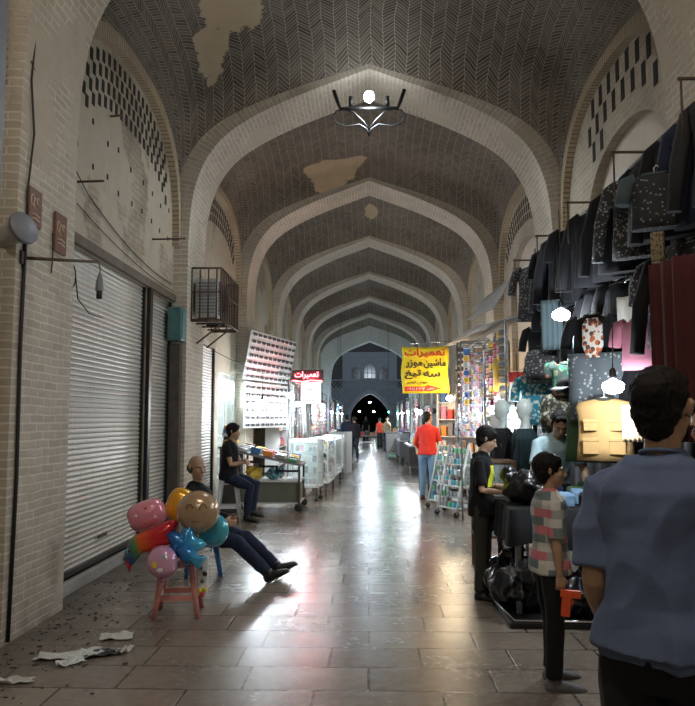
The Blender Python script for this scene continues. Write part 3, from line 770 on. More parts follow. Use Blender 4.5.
balloon('foil_balloon', at(162, 562, 6.18), circ(.135), 'foil_lilac', 'round lilac pink foil balloon with printed flowers, lowest of the bunch', -.15, 0, .075, lil)
star = [(r_ * math.cos(2*PI*i/20 + .3), r_ * math.sin(2*PI*i/20 + .3)) for i in range(20) for r_ in [(.19, .15, .11, .15)[i % 4]]]
balloon('foil_balloon', at(184, 545, 6.30), star, 'foil_blue', 'deep blue star-edged foil balloon in the middle of the bunch', .2, .3, .07)
balloon('foil_balloon', at(212, 530, 6.55), circ(.15), 'foil_turquoise', 'round turquoise foil balloon peeping out behind the tan one', -.1, 0, .08)
balloon('foil_balloon', at(180, 505, 6.60), supere(.12, .15), 'foil_orange', 'yellow-orange foil balloon peeping out between the pink and the tan ones', .1, .4, .07)
fish = [(-.14, .0), (-.08, .06), (.0, .07), (.07, .03), (.13, .07), (.12, 0), (.13, -.07), (.07, -.03), (0, -.07), (-.08, -.06)]
balloon('fish_balloon', at(190, 556, 6.22), smooth_prof(fish + fish[:1], 1)[:-1], 'foil_blue', 'small blue fish-shaped foil balloon just above the pink stool', 0, .5, .05)
def packet():
    t = thing('toy_packet', 'clear packet of small toys hanging at the right side of the pink stool', 'packet', (-1.40, 6.38, .16))
    b = MB(); b.box((-.045, -.012, .02), (.045, .012, .34), .008); b.build('card', 'print_white', t)
    for i, (x, z, m) in enumerate(((-.02, .06, 'print_yellow'), (.02, .07, 'print_yellow'), (0, .03, 'print_red'), (-.02, .25, 'print_dark'), (.02, .20, 'print_dark'), (0, .14, 'grey_paint'))):
        b = MB(); b.ell((x, -.018, z), (.02, .012, .02), 10, 8); b.build('toy', m, t)
packet()
# ================================================================== PEOPLE
def skinmat(n, col):
    if n in M: return
    m, nt, b = newmat(n); g = G(nt)
    ob = g.n('ShaderNodeTexCoord').outputs['Object']
    g.l(g.mix(g.noise(ob, 9, 4), tuple(c * .8 for c in col), col), b.inputs['Base Color'])
    b.inputs['Roughness'].default_value = .5; b.inputs['Subsurface Weight'].default_value = .08
    b.inputs['Subsurface Radius'].default_value = (.02, .01, .005)
    g.bump(g.noise(ob, 90, 3), .1, .002, b); M[n] = m
def clothmat(n, col, var=.15, rough=.85, weave=.25):
    if n in M: return
    m, nt, b = newmat(n); g = G(nt)
    ob = g.n('ShaderNodeTexCoord').outputs['Object']
    c = g.mix(g.noise(ob, 5, 5), tuple(x * (1 - var) for x in col), tuple(min(1, x * (1 + var)) for x in col))
    c = g.mix(g.m('MULTIPLY', g.noise(ob, 160, 2), .35), c, tuple(min(1, x * 1.5 + .004) for x in col))
    g.l(c, b.inputs['Base Color']); b.inputs['Roughness'].default_value = rough
    b.inputs['Sheen Weight'].default_value = .04; b.inputs['Specular IOR Level'].default_value = .2
    g.bump(g.m('ADD', g.noise(ob, 220, 2), g.m('MULTIPLY', g.noise(ob, 18, 3), 2.0)), weave, .004, b); M[n] = m
skinmat('skin', (.42, .255, .165)); skinmat('skin_light', (.50, .32, .225))
clothmat('cloth_black', (.008, .008, .010)); clothmat('cloth_navy', (.014, .020, .045)); clothmat('cloth_steel_blue', (.085, .115, .20))
clothmat('cloth_pale_blue', (.36, .50, .55)); clothmat('cloth_red', (.55, .035, .025)); clothmat('cloth_jean', (.13, .22, .34)); clothmat('cloth_olive', (.035, .037, .030))
clothmat('cloth_grey', (.10, .12, .16)); clothmat('cloth_white', (.62, .62, .60)); clothmat('cloth_beige', (.42, .33, .22)); clothmat('cloth_dark_blue', (.014, .020, .040))
clothmat('cloth_charcoal', (.022, .023, .027)); clothmat('cloth_yellow', (.7, .75, .05)); clothmat('cloth_pink', (.34, .13, .18)); clothmat('cloth_slate', (.055, .08, .09))
def hairmat(n, col):
    m, nt, b = newmat(n); g = G(nt); ob = g.n('ShaderNodeTexCoord').outputs['Object']
    mp = g.n('ShaderNodeMapping'); mp.inputs['Scale'].default_value = (6, 6, 1); g.l(ob, mp.inputs[0])
    f = g.noise(mp.outputs[0], 40, 3); g.l(g.mix(f, tuple(c * .5 for c in col), col), b.inputs['Base Color'])
    b.inputs['Roughness'].default_value = .6; b.inputs['Specular IOR Level'].default_value = .2; g.bump(f, .7, .006, b); M[n] = m
hairmat('hair_black', (.009, .007, .006)); hairmat('hair_grey', (.10, .09, .085))
mat('eye_white', (.7, .68, .65), .3); mat('eye_dark', (.02, .012, .008), .2); mat('lip', (.35, .15, .12), .5); mat('shoe_black', (.012, .012, .013), .35); mat('shoe_grey', (.13, .13, .14), .6, 0, .45, 22); mat('sole_grey', (.25, .25, .24), .7)
# boy's shirt: blocks of grey, dusty pink and cream in staggered rows
def block_shirt():
    m, nt, b = newmat('block_print_cloth'); g = G(nt)
    ob = g.n('ShaderNodeTexCoord').outputs['Object']
    sp = g.n('ShaderNodeSeparateXYZ'); g.l(ob, sp.inputs[0])
    u = g.m('ADD', sp.outputs[1], g.m('MULTIPLY', sp.outputs[0], .45)); v = sp.outputs[2]
    row = g.m('FLOOR', g.m('DIVIDE', v, .052)); col = g.m('FLOOR', g.m('DIVIDE', g.m('ADD', u, g.m('MULTIPLY', row, .067)), .125))
    cb = g.n('ShaderNodeCombineXYZ'); g.l(row, cb.inputs[0]); g.l(col, cb.inputs[1])
    k = g.m('FRACT', g.m('ADD', g.m('MULTIPLY', row, .37), g.m('MULTIPLY', col, .41)))
    r = g.n('ShaderNodeValToRGB'); r.color_ramp.interpolation = 'CONSTANT'
    st = [(0, (.50, .49, .46)), (.3, (.50, .16, .19)), (.52, (.13, .17, .18)), (.78, (.30, .31, .30))]
    while len(r.color_ramp.elements) < 4: r.color_ramp.elements.new(.5)
    for e, (p, c) in zip(r.color_ramp.elements, st): e.position = p; e.color = (*c, 1)
    g.l(k, r.inputs[0]); g.l(r.outputs[0], b.inputs['Base Color']); b.inputs['Roughness'].default_value = .85
    g.bump(g.noise(ob, 25, 3), .3, .004, b); M['block_print_cloth'] = m
block_shirt()
def remesh(mb, voxel, name, m, parent, smooth=3, fold=0, seed=0, dirv=(6, 6, 2.2), keep=None):
    o = mb.build('tmp', m, None)
    md = o.modifiers.new('r', 'REMESH'); md.mode = 'VOXEL'; md.voxel_size = voxel; md.use_smooth_shade = True
    if smooth:
        sm = o.modifiers.new('s', 'SMOOTH'); sm.factor = .5; sm.iterations = smooth
    dg = bpy.context.evaluated_depsgraph_get(); me = bpy.data.meshes.new_from_object(o.evaluated_get(dg))
    old = o.data; bpy.data.objects.remove(o); bpy.data.meshes.remove(old)
    me.name = name; me.materials.clear(); me.materials.append(M[m] if isinstance(m, str) else m)
    if fold:
        nrm = [v.normal.copy() for v in me.vertices]; off = Vector((seed * 3.1, seed * 1.7, 0))
        for v, n in zip(me.vertices, nrm):
            p = Vector((v.co.x * dirv[0], v.co.y * dirv[1], v.co.z * dirv[2])) + off
            a = noise.noise(p * 1.2); bb = noise.noise(p * 3.1 + Vector((5, 2, 1)))
            v.co += n * max(-.25 * fold, fold * (1.2 * (1 - 2 * abs(a)) - .5 + .5 * bb))
    for p in me.polygons: p.use_smooth = True
    ob = bpy.data.objects.new(name, me); C.objects.link(ob); ob.parent = parent
    return ob
def nrm(v): v = Vector(v); return v / v.length
def hand(mb, wrist, d, n, side, L=.185, curl=.5, grip=None):
    """palm and five separate fingers; d = along the hand, n = palm normal (fingers close towards it), side = towards the thumb"""
    d = nrm(d); n = nrm(Vector(n) - d * Vector(n).dot(d)); s = d.cross(n); s = s if s.dot(Vector(side)) > 0 else -s
    k = L / .185; W = Vector(wrist)
    mb.tube([W - d * .02 * k, W + d * .02 * k, W + d * .055 * k, W + d * .092 * k], [(.024*k, .018*k), (.033*k, .016*k), (.041*k, .014*k), (.040*k, .011*k)], 12, ref=s)
    curls = curl if isinstance(curl, (list, tuple)) else [curl] * 4
    for i, (o, ln, c) in enumerate(zip((.031, .0105, -.0105, -.031), (.072, .080, .074, .058), curls)):
        fan = s * (o * 2.2)
        p = W + d * (.088 - abs(o) * .15) * k + s * o * k; pts = [p - d * .02 * k, p]; ang = 0; dd = nrm(d + fan)
        for q, f in enumerate((.45, .32, .26)):
            ang += c * (.75, 1.0, .8)[q]
            v = dd * math.cos(ang) + n * math.sin(ang); p = p + v * ln * f * k; pts.append(p.copy())
        mb.tube(pts, [.0085*k, .0092*k, .0088*k, .0080*k, .0062*k], 8)
    p = W + d * .022 * k + s * .026 * k; v = nrm(d * .75 + s * .75 + n * .3); q1 = p + v * .038 * k; v2 = nrm(d * 1.0 + s * .25 + n * (.3 + .5 * curls[0])); q2 = q1 + v2 * .030 * k; q3 = q2 + nrm(v2 + n * .3) * .024 * k
    mb.tube([W + d * .01 * k + s * .008 * k, p, q1, q2, q3], [.013*k, .0135*k, .0115*k, .0098*k, .0070*k], 8)
def person(name, label, loc, rz, H=1.74, hip=.0, lean=(0, 0, 1), armR=((.12, .05, -1), (.08, .25, -1)), armL=((-.12, .05, -1), (-.08, .25, -1)),
           legR=((.03, 0, -1), (.02, -.03, -1)), legL=((-.03, 0, -1), (-.02, -.03, -1)), look=(0, 0), chest_twist=0, hipz=None,
           shirt='cloth_black', trouser='cloth_navy', shoe='shoe_black', skin='skin', hair='hair_black', hairstyle='short', sleeve=.55, bulk=1.0, vox=.009,
           curlR=.35, curlL=.35, handR=None, handL=None, hem=.04, collar=None, extra=None, footR=None, footL=None, fold=.009, neckf=.0, barefoot=False, print_=None, group=None, stripe=None, wide=1.0, hs=1.05, shoe_size=1.06):
    root = thing(name, label, 'person', loc, rz, group)
    s = H / 1.75
    up = nrm(lean); rt = Vector((1, 0, 0)); rt = nrm(rt - up * rt.dot(up)); fw = up.cross(rt)
    if chest_twist:
        q = Matrix.Rotation(chest_twist, 3, up); rtc = q @ rt; fwc = q @ fw
    else: rtc, fwc = rt, fw
    pz = hipz if hipz is not None else .962 * s
    P = Vector((0, 0, pz))
    W = P + (Vector((0, 0, 1)) * .4 + up * .6) * .13 * s
    T = lambda z: W + up * (z * s)
    neck = T(.435) + fwc * neckf; chestc = T(.27)
    shR = T(.335) + rtc * .178 * s * wide; shL = T(.335) - rtc * .178 * s * wide
    hipR = P + Vector((.088 * s, 0, -.01)); hipL = P - Vector((.088 * s, 0, .01))
    UA, FA, TH, SN = .285 * s, .25 * s, .435 * s, .43 * s
    J = {}
    for k, sh, a in (('R', shR, armR), ('L', shL, armL)):
        e = sh + nrm(a[0]) * UA; w_ = e + nrm(a[1]) * FA; J['e' + k] = e; J['w' + k] = w_
    for k, h, a in (('R', hipR, legR), ('L', hipL, legL)):
        kn = h + nrm(a[0]) * TH; an = kn + nrm(a[1]) * SN; J['k' + k] = kn; J['a' + k] = an
    hy, hp = look
    hm = Matrix.Rotation(hy, 3, 'Z') @ Matrix.Rotation(hp, 3, 'X')      # yaw + left, pitch + up
    hu = hm @ Vector((0, 0, 1)); hf = hm @ Vector((0, 1, 0)); hr = hm @ Vector((1, 0, 0)); HM = Matrix((hr, hf, hu)).transposed()
    hc = neck + (up * .35 + hu * .65) * (.128 + .017 * hs) * s + fwc * .014 * s
    s0 = s; s = s * hs
    HH = lambda x, y, z: hc + (hr * x + hf * y + hu * z) * (s0 * hs)
    s = s0
    def torso(b, o=0.0, z0=0.0, z1=.5, bag=1.0):
        rings = [(P + Vector((0, 0, -.10 * s)), .125, .095), (P + Vector((0, 0, -.03 * s)), .165, .118), (P + Vector((0, 0, .05 * s)), .163, .112), (W, .148, .104),
                 (T(.08), .146, .106), (T(.18), .158, .115), (T(.27), .172 * wide, .120), (T(.335), .182 * wide, .110), (T(.372), .160 * wide, .095), (T(.402), .118 * wide, .080), (T(.428), .066 if not o else .074, .060), (T(.445), .054, .054)]
        rings = [(c, (a * s * bulk + o), (d * s * bulk + o)) for c, a, d in rings]
        rings = rings[z0 if isinstance(z0, int) else 0: z1 if isinstance(z1, int) else len(rings)]
        if o: rings = [(c, max(a, .172 * s * bulk) if q < 7 else a, max(d, .130 * s * bulk) if q < 7 else d) for q, (c, a, d) in enumerate(rings)]
        if not o: rings = [(c, a * (.82 if q in (7, 8, 9) else .94), d * (.85 if q in (7, 8, 9) else .94)) for q, (c, a, d) in enumerate(rings)]
        b.tube([r[0] for r in rings], [(r[1], r[2]) for r in rings], 20, ref=rtc)
    # ---- body: one continuous skin
    b = MB(); torso(b)
    b.tube([T(.40), neck, hc - hu * .03 * s], [.058*s, .054*s, .055*s], 14)
    for k, sh in (('R', shR), ('L', shL)):
        e, w_ = J['e' + k], J['w' + k]
        b.tube([T(.30).lerp(sh, .4), sh - up * .006, sh.lerp(e, .35), sh.lerp(e, .7), e, e.lerp(w_, .25), e.lerp(w_, .6), w_], [r * s * bulk for r in (.042, .046, .047, .042, .038, .041, .034, .0255)], 12)
        c = armR if k == 'R' else armL; hd = handR if k == 'R' else handL
        sd = 1 if k == 'R' else -1
        dd, nn, ss = hd if hd else (c[1], (-sd, .2, 0), (0, 1, 0))
        hand(b, w_, dd, nn, ss, .185 * s, curlR if k == 'R' else curlL)
    for k, h in (('R', hipR), ('L', hipL)):
        kn, an = J['k' + k], J['a' + k]
        b.tube([h + Vector((0, 0, .03)), h.lerp(kn, .2), h.lerp(kn, .6), kn, kn.lerp(an, .3), kn.lerp(an, .7), an, an - Vector((0, 0, .02))], [r * s * bulk for r in (.09, .088, .068, .055, .056, .042, .037, .036)], 14)
    # head
    sh_ = s * hs
    b.ell(HH(0, -.012, .035), (.077*sh_, .096*sh_, .090*sh_), 20, 14, HM); b.ell(HH(0, .018, -.028), (.062*sh_, .072*sh_, .082*sh_), 16, 12, HM)
    b.ell(HH(0, .050, -.083), (.034*sh_, .032*sh_, .027*sh_), 12, 8, HM); b.ell(HH(0, .078, .022), (.052*sh_, .018*sh_, .013*sh_), 12, 8, HM)
    b.tube([HH(0, .086, .018), HH(0, .100, -.010), HH(0, .112, -.030), HH(0, .092, -.040)], [(.008*sh_, .008*sh_), (.010*sh_, .010*sh_), (.016*sh_, .013*sh_), (.010*sh_, .006*sh_)], 8, ref=hr)
    for q in (-1, 1):
        b.ell(HH(q * .036, .066, -.022), (.022*sh_, .020*sh_, .020*sh_), 10, 8, HM)
        b.tube([HH(q * .074, .0, .012), HH(q * .083, -.006, .012), HH(q * .089, -.014, .010)], [(.010*sh_, .026*sh_), (.012*sh_, .030*sh_), (.008*sh_, .024*sh_)], 10, ref=hf)
    b.ell(HH(0, .084, -.056), (.024*sh_, .011*sh_, .006*sh_), 10, 6, HM); b.ell(HH(0, .082, -.067), (.021*sh_, .011*sh_, .007*sh_), 10, 6, HM)
    if barefoot:
        for k in 'RL': 
            an = J['a' + k]; f = nrm((footR if k == 'R' else footL) or (0, 1, 0)); b.tube([an, an + Vector((0, 0, -.04)) + f * .03, an + Vector((0, 0, -.055)) + f * .12, an + Vector((0, 0, -.06)) + f * .17], [(.034*s, .04*s), (.04*s, .035*s), (.045*s, .02*s), (.035*s, .012*s)], 10, ref=(1, 0, 0))
    body = remesh(b, vox, 'body', skin, root, 2)
    # ---- face details
    if vox < .0105:
        for q in (-1, 1):
            b = MB(); b.use('eye_white').ell(HH(q * .030, .0775, -.001), (.0095*sh_, .0075*sh_, .0048*sh_), 10, 8, HM); b.use('eye_dark').ell(HH(q * .030, .0835, -.001), (.0048*sh_, .003*sh_, .0048*sh_), 8, 6, HM)
            b.build('eye', None, body)
            b = MB(); b.use(hair); b.tube([HH(q * .015, .0945, .018), HH(q * .032, .091, .023), HH(q * .046, .080, .018)], [.0022*sh_, .003*sh_, .002*sh_], 6)
            b.build('eyebrow', None, body)
    # ---- hair
    b = MB()
    if hairstyle == 'bald':
        for q in (-1, 1): b.ell(HH(q * .058, -.03, .005), (.024*sh_, .062*sh_, .042*sh_), 12, 8, HM)
        b.ell(HH(0, -.072, -.01), (.064*sh_, .034*sh_, .050*sh_), 12, 8, HM)
    else:
        t = {'short': 0, 'thick': .010, 'crop': -.004}[hairstyle]
        b.ell(HH(0, -.020, .048 + t * .6), ((.081 + t)*sh_, (.098 + t)*sh_, (.086 + t)*sh_), 20, 14, HM); b.ell(HH(0, -.046, .0), ((.074 + t)*sh_, (.058 + t)*sh_, .062*sh_), 16, 10, HM); b.ell(HH(0, -.052, -.040), (.056*sh_, .040*sh_, .050*sh_), 16, 10, HM)
        for q in (-1, 1): b.ell(HH(q * .072, .006, .018), (.012*sh_, .018*sh_, .034*sh_), 8, 6, HM)
        if t > 0:
            for i in range(9): b.ell(HH(-.05 + i * .0125, .062, .088 + .008 * math.sin(i * 2.1)), (.016*sh_, .026*sh_, .018*sh_), 8, 6, HM)
        else:
            for i in range(7): b.ell(HH(-.042 + i * .014, .056, .094 + .005 * math.sin(i * 2.1)), (.014*sh_, .022*sh_, .016*sh_), 8, 6, HM)
    hobj = remesh(b, max(vox * .8, .006), 'hair', hair, root, 2, .0045, 3, (34, 34, 26))
    # ---- shirt
    b = MB(); torso(b, .014 * s, 1, 10)
    pr = P + Vector((0, 0, -hem))
    b.tube([P + Vector((0, 0, -hem)), P + Vector((0, 0, .0)), P + Vector((0, 0, .07 * s)), W], [(.200*s*bulk, .160*s*bulk), (.200*s*bulk, .160*s*bulk), (.188*s*bulk, .146*s*bulk), (.172*s*bulk, .130*s*bulk)], 20, ref=rt)
    for k, sh in (('R', shR), ('L', shL)):
        e, w_ = J['e' + k], J['w' + k]
        pts = [T(.345).lerp(sh, .55), sh + up * .002]; rr = [.058, .060]
        if sleeve <= 1: pts += [sh.lerp(e, sleeve * .5), sh.lerp(e, sleeve)]; rr += [.061, .064]
        else: pts += [sh.lerp(e, .5), e, e.lerp(w_, .5), e.lerp(w_, .93)]; rr += [.057, .052, .046, .038]
        b.tube(pts, [r * s * bulk for r in rr], 14)
    for sh in (shR, shL): b.tube([T(.428), T(.400).lerp(sh, .42) + up * .012 * s, sh + up * .014 * s], [.058*s, .052*s, .046*s], 12)
    b.ell(T(.405) - fwc * .01, (.125*s*wide, .092*s, .045*s), 16, 10, Matrix((rtc, fwc, up)).transposed())
    b.tube([T(.38), T(.425), T(.452)], [.085*s, .070*s, .064*s], 16)
    sho = remesh(b, vox, 'shirt', shirt, root, 3, fold * 1.5, 1, (5, 5, 3))
    # ---- trousers
    b = MB(); 
    b.tube([P + Vector((0, 0, -.11 * s)), P + Vector((0, 0, -.03 * s)), P + Vector((0, 0, .07 * s))], [(.135*s*bulk, .105*s*bulk), (.172*s*bulk, .122*s*bulk), (.160*s*bulk, .112*s*bulk)], 18, ref=rt)
    for k, h in (('R', hipR), ('L', hipL)):
        kn, an = J['k' + k], J['a' + k]
        b.tube([h + Vector((0, 0, .02)), h.lerp(kn, .25), h.lerp(kn, .7), kn, kn.lerp(an, .4), kn.lerp(an, .98)], [r * s * bulk for r in (.094, .097, .082, .073, .066, .062)], 14)
    tro = remesh(b, vox, 'trousers', trouser, root, 3, fold * 1.3, 2)
    # ---- shoes
    ss = s * shoe_size
    if not barefoot:
        for k in 'RL':
            an = J['a' + k]; f = nrm((footR if k == 'R' else footL) or ((.12 if k == 'R' else -.12), 1, 0)); sdv = f.cross(Vector((0, 0, 1)));
            if sdv.length < .1: sdv = Vector((1, 0, 0))
            sdv.normalize(); dn = sdv.cross(f); dn = -dn if dn.z > 0 else dn
            b = MB()
            A = an + dn * .02 * ss
            b.tube([A - f * .055*ss + dn * .028*ss, A - f * .03*ss + dn * .028*ss, A + f * .05*ss + dn * .032*ss, A + f * .12*ss + dn * .042*ss, A + f * .18*ss + dn * .05*ss, A + f * .205*ss + dn * .055*ss],
                   [(.030*ss, .034*ss), (.038*ss, .045*ss), (.042*ss, .044*ss), (.047*ss, .032*ss), (.036*ss, .022*ss), (.018*ss, .010*ss)], 14, ref=sdv)
            b.tube([an + Vector((0, 0, .03)), A + dn * .02], [.045*ss, .042*ss], 12)
            so = remesh(b, vox, 'shoe', shoe, root, 2)
            b = MB(); c = A + dn * .070 * ss + f * .075 * ss; Rm = Matrix((sdv, f, -dn)).transposed()
            b.tube([c - f * .125*ss, c - f * .06*ss, c + f * .05*ss, c + f * .10*ss, c + f * .135*ss], [(.03*ss, .009*ss), (.038*ss, .011*ss), (.046*ss, .010*ss), (.042*ss, .010*ss), (.02*ss, .008*ss)], 12, ref=sdv)
            b.build('sole', 'sole_grey' if shoe != 'shoe_black' else 'shoe_black', so)
    if collar:
        b = MB(); n_ = 20
        c0 = neck + up * .016 * s
        b.tube([c0 + (rtc * math.cos(2*PI*i/n_) * .063 + fwc * (math.sin(2*PI*i/n_) * .063) - up * (.012 * math.sin(2*PI*i/n_))) * s for i in range(n_ + 1)], .007 * s, 8)
        b.build('collar', collar, root)
    root_info = dict(root=root, J=J, P=P, neck=neck, hc=hc, T=T, rt=rtc, fw=fwc, up=up, s=s, HH=HH, shirt=sho, body=body, hr=hr, hf=hf, hu=hu)
    return root_info
def W3(info, v): return info['root'].location + Matrix.Rotation(info['root'].rotation_euler.z, 3, 'Z') @ Vector(v)
FACE_RIGHT = -PI / 2
# man with crossed arms on a tall white stool
yx = -2.32
young = person('person', 'young man in black with folded arms, on the white plastic stool', (-2.30, 12.3, 0), FACE_RIGHT - .15, 1.76, hipz=.715, lean=(0, .05, 1), neckf=.02,
       armR=((.15, .30, -.95), (-.75, .62, .12)), armL=((-.15, .30, -.95), (.75, .60, .20)), curlR=.7, curlL=.7, legR=((.10, .86, -.32), (.05, -.10, -1)), legL=((-.12, .90, -.25), (-.05, -.18, -1)),
       look=(.0, -.05), shirt='cloth_black', trouser='cloth_navy', vox=.011, skin='skin', hairstyle='thick', footR=(.1, 1, -.1), footL=(-.1, 1, -.1))
# older man leaning back on the blue stool
old = person('person', 'bald older man in black lounging behind the balloons, legs stretched out', (-1.70, 8.10, 0), FACE_RIGHT - .05, 1.72, hs=1.12, hipz=.435, lean=(0, -.42, 1), neckf=.045,
       armR=((.25, .35, -.9), (-.35, .9, -.15)), armL=((-.25, .35, -.9), (.35, .9, -.15)), legR=((.52, .85, -.10), (.12, .74, -.66)), legL=((.38, .93, -.06), (.10, .78, -.64)),
       look=(-.75, .0), shirt='cloth_black', trouser='cloth_navy', hair='hair_grey', hairstyle='bald', vox=.010, sleeve=1.5, footR=(.1, .9, .50), footL=(-.1, .9, .45))
b = MB()      # pale side stripe of the older man's track trousers
J = old['J']
# teenager in a black T-shirt with a yellow print
teen = person('person', 'teenage boy in black T-shirt with yellow chest print, holding a wooden stick', (1.04, 7.15, 0), FACE_RIGHT - .30, 1.52, hs=1.06, lean=(0, .04, 1),
       armR=((.14, .10, -1), (-.10, .95, -.05)), armL=((-.18, .22, -1), (.10, .95, .02)), curlR=.9, curlL=.9, legR=((.05, .02, -1), (.02, -.04, -1)), legL=((-.06, .06, -1), (-.03, -.04, -1)),
       look=(.12, -.32), shirt='cloth_black', trouser='cloth_olive', hairstyle='thick', vox=.009, sleeve=.8, bulk=.90, hem=.08, skin='skin_light')
# boy in a block-print shirt with a toy pistol
boy = person('person', 'boy in pink, grey and cream block-print T-shirt standing before the stall table', (1.13, 4.86, 0), FACE_RIGHT + .12, 1.37, hs=1.12, shoe_size=1.25, lean=(0, .02, 1),
       armR=((.13, -.10, -1), (.02, .07, -1)), armL=((-.14, .10, -1), (-.1, .4, -1)), curlR=.8, curlL=.5, legR=((.04, -.01, -1), (.02, -.05, -1)), legL=((-.07, .10, -1), (-.04, .0, -1)),
       look=(-.25, .06), shirt='block_print_cloth', trouser='cloth_black', shoe='shoe_grey', hairstyle='thick', vox=.0078, sleeve=.9, bulk=1.0, hem=.06, fold=.006, skin='skin')
# man in the foreground, seen from behind
man = person('person', 'man in a plain slate-blue T-shirt seen from behind, nearest the camera', (.895, 2.35, 0), -.50, 1.75, hs=1.06, lean=(0, .03, 1),
       armR=((.22, .0, -1), (.05, .35, -1)), armL=((-.06, -.14, -1), (-.02, .75, -.75)), curlR=.6, curlL=.6, look=(-.25, -.06), shirt='cloth_steel_blue', trouser='cloth_black', hairstyle='short', vox=.007,
       sleeve=.85, bulk=1.10, hem=.0, fold=.010, wide=1.04, collar='cloth_steel_blue')
# bystander behind him at the edge
by = person('person', 'man in a dark grey jacket with white collar, half hidden at the right edge', (1.50, 3.25, 0), PI / 2 + .45, 1.70, lean=(0, .05, 1), look=(.1, -.25), shirt='cloth_grey', trouser='cloth_charcoal', vox=.010, sleeve=1.5, collar='cloth_white')
# stall keeper bent over the table
keep = person('person', 'stallholder in a pale blue T-shirt bending over the table of clothes', (1.83, 7.75, 0), PI + .10, 1.75, lean=(0, .44, 1), neckf=.03,
       armR=((.30, .40, -1), (-.1, .65, -1)), armL=((-.30, .40, -1), (.1, .55, -1)), look=(-.1, -.55), shirt='cloth_pale_blue', trouser='cloth_charcoal', vox=.010, sleeve=.75, hairstyle='short', bulk=1.02)
# customer in red seen from behind
red = person('person', 'man in a red long-sleeved shirt and pale jeans, seen from behind', (1.18, 15.5, 0), -.35, 1.74, lean=(0, .02, 1), armR=((.25, .15, -1), (-.05, .7, -.7)), armL=((-.28, .1, -1), (.1, .8, -.5)),
       look=(-.4, -.1), shirt='cloth_red', trouser='cloth_jean', shoe='shoe_black', vox=.012, sleeve=1.5)
person('person', 'shopper in beige standing just beyond the man in red', (1.22, 16.5, 0), -.5, 1.66, look=(-.3, -.2), shirt='cloth_beige', trouser='cloth_charcoal', vox=.015, sleeve=1.5)
person('person', 'passer-by in dark blue strolling beside the far left stalls', (-.95, 31.0, 0), .2, 1.76, legR=((.03, .25, -1), (.02, -.1, -1)), legL=((-.03, -.2, -1), (-.02, -.35, -1)), shirt='cloth_dark_blue', trouser='cloth_navy', vox=.02, sleeve=1.5)
person('person', 'passer-by in black walking beside the one in dark blue', (-.62, 30.2, 0), .1, 1.70, legR=((.03, -.2, -1), (.02, -.35, -1)), legL=((-.03, .25, -1), (-.02, -.1, -1)), shirt='cloth_black', trouser='cloth_charcoal', vox=.02, sleeve=1.5)
person('person', 'distant walker in a red top beyond the white freezer', (.55, 41.5, 0), .5, 1.66, shirt='cloth_red', trouser='cloth_charcoal', vox=.024)
person('person', 'distant walker in a yellowish top beside the far right stalls', (.92, 40.0, 0), 2.5, 1.70, shirt='cloth_beige', trouser='cloth_navy', vox=.024)
person('person', 'distant figure in black in the middle of the far archway', (-.25, 47.0, 0), 3.0, 1.72, shirt='cloth_black', trouser='cloth_black', vox=.024)
# ================================================================== RIGHT-HAND CLOTHES STALL
def pattern(n, base, fg, scale=9, thr=.55, fg2=None, rough=.8):
    m, nt, b = newmat(n); g = G(nt); ob = g.n('ShaderNodeTexCoord').outputs['Object']
    v = g.n('ShaderNodeTexVoronoi'); v.inputs['Scale'].default_value = scale; g.l(ob, v.inputs['Vector'])
    k = g.m('LESS_THAN', v.outputs['Distance'], thr * .6)
    c = g.mix(k, base, fg if fg2 is None else g.mix(g.m('GREATER_THAN', g.noise(ob, scale * .6, 2), .5), fg, fg2))
    g.l(c, b.inputs['Base Color']); b.inputs['Roughness'].default_value = rough; M[n] = m
pattern('print_grey_star', (.10, .12, .14), (.34, .37, .40), 24, .5)
pattern('print_camouflage', (.022, .024, .02), (.13, .12, .075), 24, .8, (.30, .28, .22))
pattern('print_white_script', (.015, .016, .02), (.18, .18, .18), 30, .40)
pattern('print_aqua', (.03, .22, .32), (.30, .62, .68), 22, .75, (.60, .65, .55))
pattern('print_flame', (.65, .62, .58), (.50, .13, .04), 20, .8, (.10, .05, .04))
pattern('print_green', (.03, .06, .05), (.03, .30, .12), 16, .7, (.40, .12, .10))
pattern('print_leopard', (.24, .19, .11), (.05, .04, .03), 40, .6)
pattern('print_lattice', (.02, .02, .022), (.20, .20, .20), 32, .55)
clothmat('cloth_tan', (.40, .25, .105)); clothmat('cloth_maroon', (.055, .013, .014)); clothmat('cloth_teal_dark', (.016, .034, .042)); clothmat('cloth_green', (.05, .10, .05))
mat('hanger_white', (.65, .66, .66), .35); mat('steel', (.30, .31, .33), .35, .8); mat('black_plastic', (.012, .012, .014), .28, 0, .1, 5, .2)
GAR = {}
